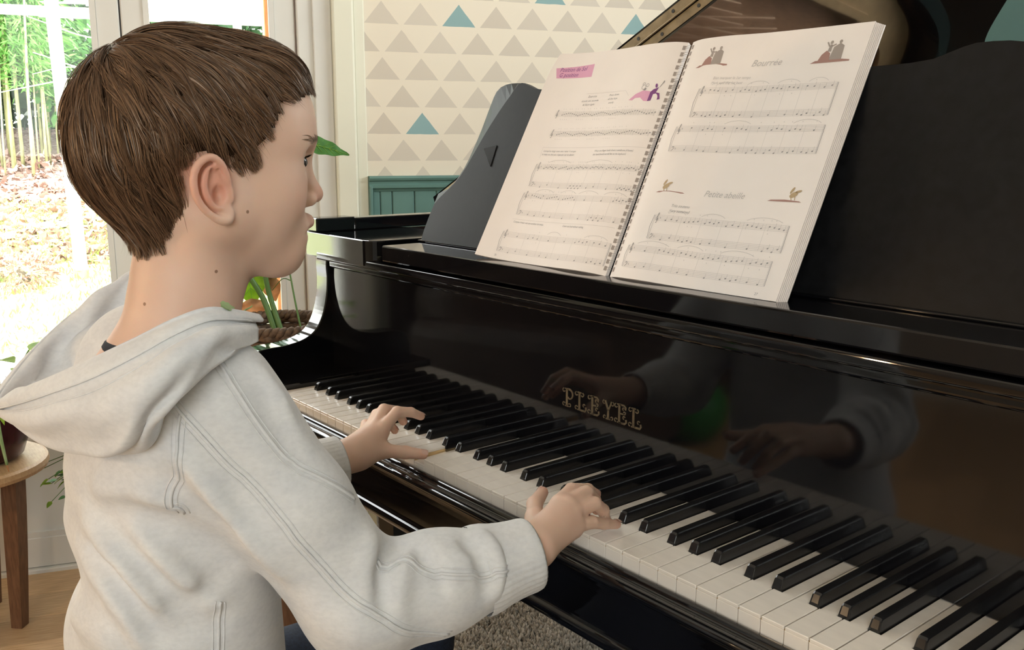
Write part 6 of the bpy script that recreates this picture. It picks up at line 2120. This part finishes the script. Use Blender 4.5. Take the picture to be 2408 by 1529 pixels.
def leaf_cloud(pts, dirs, L, W, rs_):
    """pointed flat leaves: two quads each, bent at the midrib"""
    n = len(pts)
    d = dirs / (np.linalg.norm(dirs, axis=1)[:, None] + 1e-9)
    rnd = rs_.normal(0, 1, (n, 3))
    sd = np.cross(d, rnd); sd /= np.linalg.norm(sd, axis=1)[:, None] + 1e-9
    nn = np.cross(d, sd)
    l_ = L * rs_.uniform(0.6, 1.25, n)[:, None]; w_ = W * rs_.uniform(0.7, 1.2, n)[:, None]
    V = np.stack([pts, pts + d * l_ * 0.35 + sd * w_, pts + d * l_ * 0.5 + nn * w_ * 0.35, pts + d * l_ * 0.35 - sd * w_, pts + d * l_], 1)
    F = (np.array([[0, 1, 2], [1, 4, 2], [0, 2, 3], [2, 4, 3]])[None] + (np.arange(n) * 5)[:, None, None]).reshape(-1, 3)
    return V.reshape(-1, 3), F

# bamboo clump at the top of the slope
T_B = 8.7
zb = float(gz(T_B))
bam = empty('bamboo_clump', tuple(gw(-2.1, T_B, zb)))
tag(bam, 'tall green bamboo clump at the far end of the garden', 'bamboo')
tops = []
for k in range(64):
    s = -3.3 + 2.25 * rg.uniform(0, 1) ** 0.8
    t = T_B + rg.uniform(-0.5, 0.9)
    lean = rg.normal(0, 0.10, 2)
    H_ = rg.uniform(2.6, 4.2)
    z0 = float(gz(t)) - 0.03
    P_ = [gw(s + lean[0] * (u ** 1.6) * 2.2, t + lean[1] * (u ** 1.6) * 2.0, z0 + H_ * u) for u in np.linspace(0, 1, 9)]
    gpart('culm', *tube(np.array(P_), np.linspace(0.014, 0.006, 9) * rg.uniform(0.7, 1.25), 6), M['bamboo_culm'], bam)
    tops.append(P_)
LP = []; LDv = []
for P_ in tops:
    for k in range(620):
        u = rg.uniform(0.26, 1.0) ** 0.9
        i = min(7, int(u * 8)); f = u * 8 - i
        c = P_[i] * (1 - f) + P_[i + 1] * f
        r = rg.uniform(0.03, 0.42)
        a = rg.uniform(0, 2 * math.pi)
        c = c + np.array([r * math.cos(a), r * math.sin(a), rg.normal(0, 0.08)])
        LP.append(c); LDv.append((math.cos(a) * 0.8, math.sin(a) * 0.8, rg.uniform(-1.1, 0.25)))
v, f = leaf_cloud(np.array(LP), np.array(LDv), 0.14, 0.011, rg)
stuff(gpart_np('leaves', v, f, M['bamboo_leaf'], bam, False))
# dark hedge behind
def shrub(name, label, s, t, rs_, rz, n, mat, L=0.09, W=0.022, cat='bush', group=None, z=None):
    z0 = float(gz(t)) if z is None else z
    o = empty(name, tuple(gw(s, t, z0)))
    tag(o, label, cat, group)
    c = gw(s, t, z0 + rz * 0.75)
    q = rg.normal(0, 1, (n, 3)); q /= np.linalg.norm(q, axis=1)[:, None]
    rad = rg.uniform(0.35, 1.0, n)[:, None] ** 0.5
    pts = c + q * rad * np.array([rs_, rs_, rz])
    v, f = leaf_cloud(pts, q + np.array([0, 0, -0.2]) + rg.normal(0, 0.6, (n, 3)), L, W, rg)
    stuff(gpart_np('leaves', v, f, mat, o, False))
    gpart('trunk', *tube(np.array([gw(s, t, z0 - 0.05), gw(s + 0.05, t, z0 + rz * 0.5), gw(s, t + 0.05, z0 + rz * 0.9)]), [0.05, 0.04, 0.02], 7), M['bark'], o)
    return o
M['hedge_leaf'] = leaf_mat('dark_hedge_leaf', (0.030, 0.085, 0.030), (0.07, 0.16, 0.06), 0.2, 3)
M['laurel_leaf'] = leaf_mat('laurel_leaf', (0.08, 0.24, 0.06), (0.16, 0.38, 0.10), 0.3, 3)
shrub('hedge_tree', 'dark evergreen tree behind the bamboo', -2.9, 11.0, 1.6, 2.6, 6500, M['hedge_leaf'], 0.22, 0.06, 'tree', 'evergreen trees at the end of the garden')
shrub('hedge_tree', 'dark evergreen tree beyond the white garden post', -0.6, 11.2, 1.7, 2.4, 6500, M['hedge_leaf'], 0.22, 0.06, 'tree', 'evergreen trees at the end of the garden')
shrub('hedge_tree', 'dark evergreen tree under the far end of the canopy', 2.3, 11.4, 1.9, 2.4, 6500, M['hedge_leaf'], 0.22, 0.06, 'tree', 'evergreen trees at the end of the garden')
shrub('laurel_bush', 'bright green laurel bush between post and door frame', -0.62, 9.4, 0.62, 0.75, 1300, M['laurel_leaf'], 0.13, 0.032, 'bush', z=1.25)
shrub('garden_bush', 'low yellow green bush at the edge of the gravel', 0.02, 3.55, 0.24, 0.20, 1500, M['grass'], 0.06, 0.010)
shrub('garden_bush', 'low brownish tussock in the lawn', -0.85, 4.75, 0.26, 0.13, 1100, M['dead_leaf'], 0.06, 0.008)
shrub('garden_bush', 'small green ground plant at the left of the lawn', -1.25, 4.9, 0.20, 0.18, 500, M['grass'], 0.10, 0.020)
# leaf litter, grass, pebbles: nobody could count them
def scatter(n, s0, s1, t0, t1):
    s = rg.uniform(s0, s1, n); t = rg.uniform(t0, t1, n)
    base = W0[None] + WD[None] * s[:, None] - WN[None] * t[:, None]
    base[:, 2] = gz(t) + 0.01
    return base, s, t
pts, _, _ = scatter(9000, -3.4, 1.6, 5.2, 9.2)
d = rg.normal(0, 1, (9000, 3)); d[:, 2] = np.abs(d[:, 2]) * 0.35
v, f = leaf_cloud(pts, d, 0.10, 0.028, rg)
lit = gpart_np('leaf_litter', v, f, M['dead_leaf'], None, False)
tag(lit, 'brown fallen leaves covering the garden slope', 'leaves', kind='stuff')
pts, _, _ = scatter(11000, -2.2, 2.2, 3.3, 7.2)
d = rg.normal(0, 0.5, (11000, 3)); d[:, 2] = 1.0
v, f = leaf_cloud(pts, d, 0.055, 0.006, rg)
gr = gpart_np('lawn_grass', v, f, M['grass'], None, False)
tag(gr, 'short patchy grass of the garden lawn', 'grass', kind='stuff')
n_p = 7000
pts, _, _ = scatter(n_p, -1.3, 1.6, 1.2, 3.7)
oct_v = np.array([(1, 0, 0), (-1, 0, 0), (0, 1, 0), (0, -1, 0), (0, 0, 0.6), (0, 0, -0.6)])
oct_f = np.array([[0, 2, 4], [2, 1, 4], [1, 3, 4], [3, 0, 4], [2, 0, 5], [1, 2, 5], [3, 1, 5], [0, 3, 5]])
sz = rg.uniform(0.008, 0.020, (n_p, 1, 1))
an = rg.uniform(0, 6.28, n_p)
R2 = np.stack([np.stack([np.cos(an), -np.sin(an)], -1), np.stack([np.sin(an), np.cos(an)], -1)], 1)
ov = np.repeat(oct_v[None], n_p, 0) * np.array([1, 0.7, 1])
ov[:, :, :2] = np.einsum('nij,nkj->nki', R2, ov[:, :, :2])
v = (pts[:, None] + ov * sz).reshape(-1, 3)
f = (oct_f[None] + (np.arange(n_p) * 6)[:, None, None]).reshape(-1, 3)
pb = gpart_np('gravel', v, f, M['pebble'], None, False)
tag(pb, 'pale grey gravel strip outside the glazed doors', 'gravel', kind='stuff')
# one orange leaf on the gravel
v, f = blade(0.06, 0.014, 0.1, 0.1, 6, 4)
ol = gpart('orange_leaf', *thick(orient(v, gw(-0.32, 2.95, -0.10), (0.3, 0.9, 0.05)), f), M['leaf_brown'], None)
tag(ol, 'single orange fallen leaf on the grey gravel', 'leaf')
# pergola: posts, beams, white canvas
TP = 4.9
zp = float(gz(TP))
perg = empty('pergola', tuple(gw(-0.42, TP, zp)))
tag(perg, 'white canvas canopy on pale wooden posts in the garden', 'canopy')
for s, t in ((-0.445, TP), (2.6, TP), (0.95, TP + 2.6), (2.6, TP + 2.6)):
    z0 = float(gz(t))
    c = gw(s, t, 0)
    if t == TP:
        gpart('post_foot', *tube(np.array([gw(s, t, z0 - 0.02), gw(s, t, z0 + 0.07)]), 0.052, 4), M['bamboo_culm'], perg, False)
    gpart('post', *tube(np.array([gw(s, t, z0 + 0.06), gw(s - 0.05, t, 2.45)]), 0.047, 8), M['post_wood'], perg, False)
for t, z in ((TP, 2.06), (TP + 1.3, 2.36), (TP + 2.6, 2.36)):
    gpart('beam', *tube(np.array([gw(-0.9, t, z), gw(2.9, t, z)]), 0.035, 4), M['post_wood'], perg, False)
cvv = []
for t, z in ((TP - 1.2, 1.98), (TP - 0.1, 2.12), (TP + 1.3, 2.40), (TP + 2.7, 2.42)):
    for s in np.linspace(-0.42, 3.0, 12):
        cvv.append(gw(s, t, z + 0.02 * math.sin(s * 5)))
cff = [[j * 12 + i, j * 12 + i + 1, (j + 1) * 12 + i + 1, (j + 1) * 12 + i] for j in range(3) for i in range(11)]
gpart('canvas', *thick(np.array(cvv), cff, 0.004), M['canvas'], perg)
# bare sapling with pale curving twigs beside the post
sap = empty('bare_sapling', tuple(gw(0.35, 6.2, float(gz(6.2)))))
tag(sap, 'bare sapling with pale curving twigs behind the garden post', 'tree')
z6 = float(gz(6.2))
gpart('trunk', *tube(catmull([gw(0.30, 6.2, z6 - 0.03), gw(0.28, 6.2, z6 + 0.6), gw(0.18, 6.2, z6 + 1.2), gw(0.12, 6.2, z6 + 1.7)], 5), np.linspace(0.022, 0.010, 16), 7), M['twig'], sap)
for (s0, z0), (s1, z1), (s2, z2), r in (((0.10, 1.62), (-0.30, 1.40), (-0.78, 1.52), 0.010), ((0.12, 1.75), (-0.32, 1.66), (-0.80, 1.80), 0.009), ((0.14, 1.50), (-0.40, 1.36), (-1.05, 1.20), 0.010), ((0.05, 1.62), (-0.15, 1.78), (-0.30, 2.0), 0.008), ((0.16, 1.40), (-0.1, 1.48), (-0.36, 1.76), 0.012), ((-0.30, 1.40), (-0.55, 1.42), (-0.80, 1.35), 0.007)):
    c = catmull([gw(s0, 6.2, z0 + 0.35), gw(s1, 6.1, z1 + 0.35), gw(s2, 6.0, z2 + 0.35)], 8)
    gpart('twig', *tube(c, np.linspace(r, r * 0.35, len(c)), 5), M['twig'], sap)
# ------------------------------------------------------------------ things the photograph shows only as reflections in the fallboard
M['sofa'] = material('dark_brown_leather', (0.055, 0.036, 0.026), 0.55, noise=0.25, nscale=20)
M['ball_green'] = material('green_rubber_ball', (0.03, 0.26, 0.05), 0.35)
M['box_blue'] = material('pale_blue_box', (0.30, 0.46, 0.52), 0.5)
sofa = empty('sofa', tuple(wf(-1.36, 0.5, 0.0)))
tag(sofa, 'dark brown leather sofa along the window wall behind the player, mirrored in the fallboard', 'sofa')
def rroom(name, lo, hi, r, mat, parent):
    v, f = box(lo, hi, r, 3)
    w_ = np.array([wf(*q) for q in v])
    return part(name, w_, f, mat, parent, False, key=False)
rroom('base', (-2.02, 0.18, 0.06), (-0.70, 0.90, 0.30), 0.03, M['sofa'], sofa)
rroom('backrest', (-2.02, 0.14, 0.30), (-0.70, 0.36, 0.70), 0.07, M['sofa'], sofa)
for a in (-2.06, -0.80):
    rroom('armrest', (a, 0.16, 0.06), (a + 0.16, 0.90, 0.56), 0.06, M['sofa'], sofa)
for a in (-1.89, -1.35):
    rroom('cushion', (a + 0.01, 0.32, 0.30), (a + 0.53, 0.86, 0.42), 0.04, M['sofa'], sofa)
for a, t in ((-1.98, 0.18), (-0.76, 0.18), (-1.98, 0.82), (-0.76, 0.82)):
    rroom('foot', (a - 0.02, t - 0.02, 0.0005), (a + 0.02, t + 0.02, 0.062), 0.004, M['teak'], sofa)
v, f = ball((-0.86, -1.80, 0.131), 0.13, 28)
gb = part('ball', v, f, M['ball_green'], None, True, key=False)
tag(gb, 'green rubber ball on the floor, mirrored in the fallboard', 'ball')
bb = empty('storage_box', (-1.25, -2.0, 0.0))
tag(bb, 'pale blue storage box standing on the floor near the green ball', 'box')
part('body', *box((-1.36, -2.12, 0.0005), (-1.14, -1.88, 0.30), 0.008), M['box_blue'], bb, key=False)
part('lid', *box((-1.37, -2.13, 0.30), (-1.13, -1.87, 0.325), 0.006), M['white_paint'], bb, key=False)

# heavy curtain drawn back beside the doors
M['curtain'] = material('dark_brown_curtain', (0.050, 0.034, 0.026), 0.9, noise=0.2, nscale=60)
cur = empty('curtain', tuple(wf(-1.2, 0.06, 0.0)))
tag(cur, 'dark brown floor length curtain hanging beside the glazed doors', 'curtain')
nC = 180
cs = np.linspace(-1.95, -0.69, nC)
ct = 0.050 + 0.022 * np.sin(cs * 62) + 0.008 * np.sin(cs * 25 + 1)
cvs = []
for z in np.linspace(0.02, 2.30, 10):
    fl = 1.0 - 0.25 * (z / 2.3)
    for s_, t_ in zip(cs, ct):
        cvs.append(wf(s_, 0.05 + (t_ - 0.05) * fl, z))
cfs = [[j * nC + i, j * nC + i + 1, (j + 1) * nC + i + 1, (j + 1) * nC + i] for j in range(9) for i in range(nC - 1)]
tv_, tf_ = thick(np.array(cvs), cfs, 0.003)
part('cloth', tv_, tf_, M['curtain'], cur, True, key=False)
rod = np.array([wf(-2.05, 0.05, 2.33), wf(-0.64, 0.05, 2.33)])
part('rod', *tube(rod, 0.012, 10), M['lamp_metal'], cur, True, key=False)
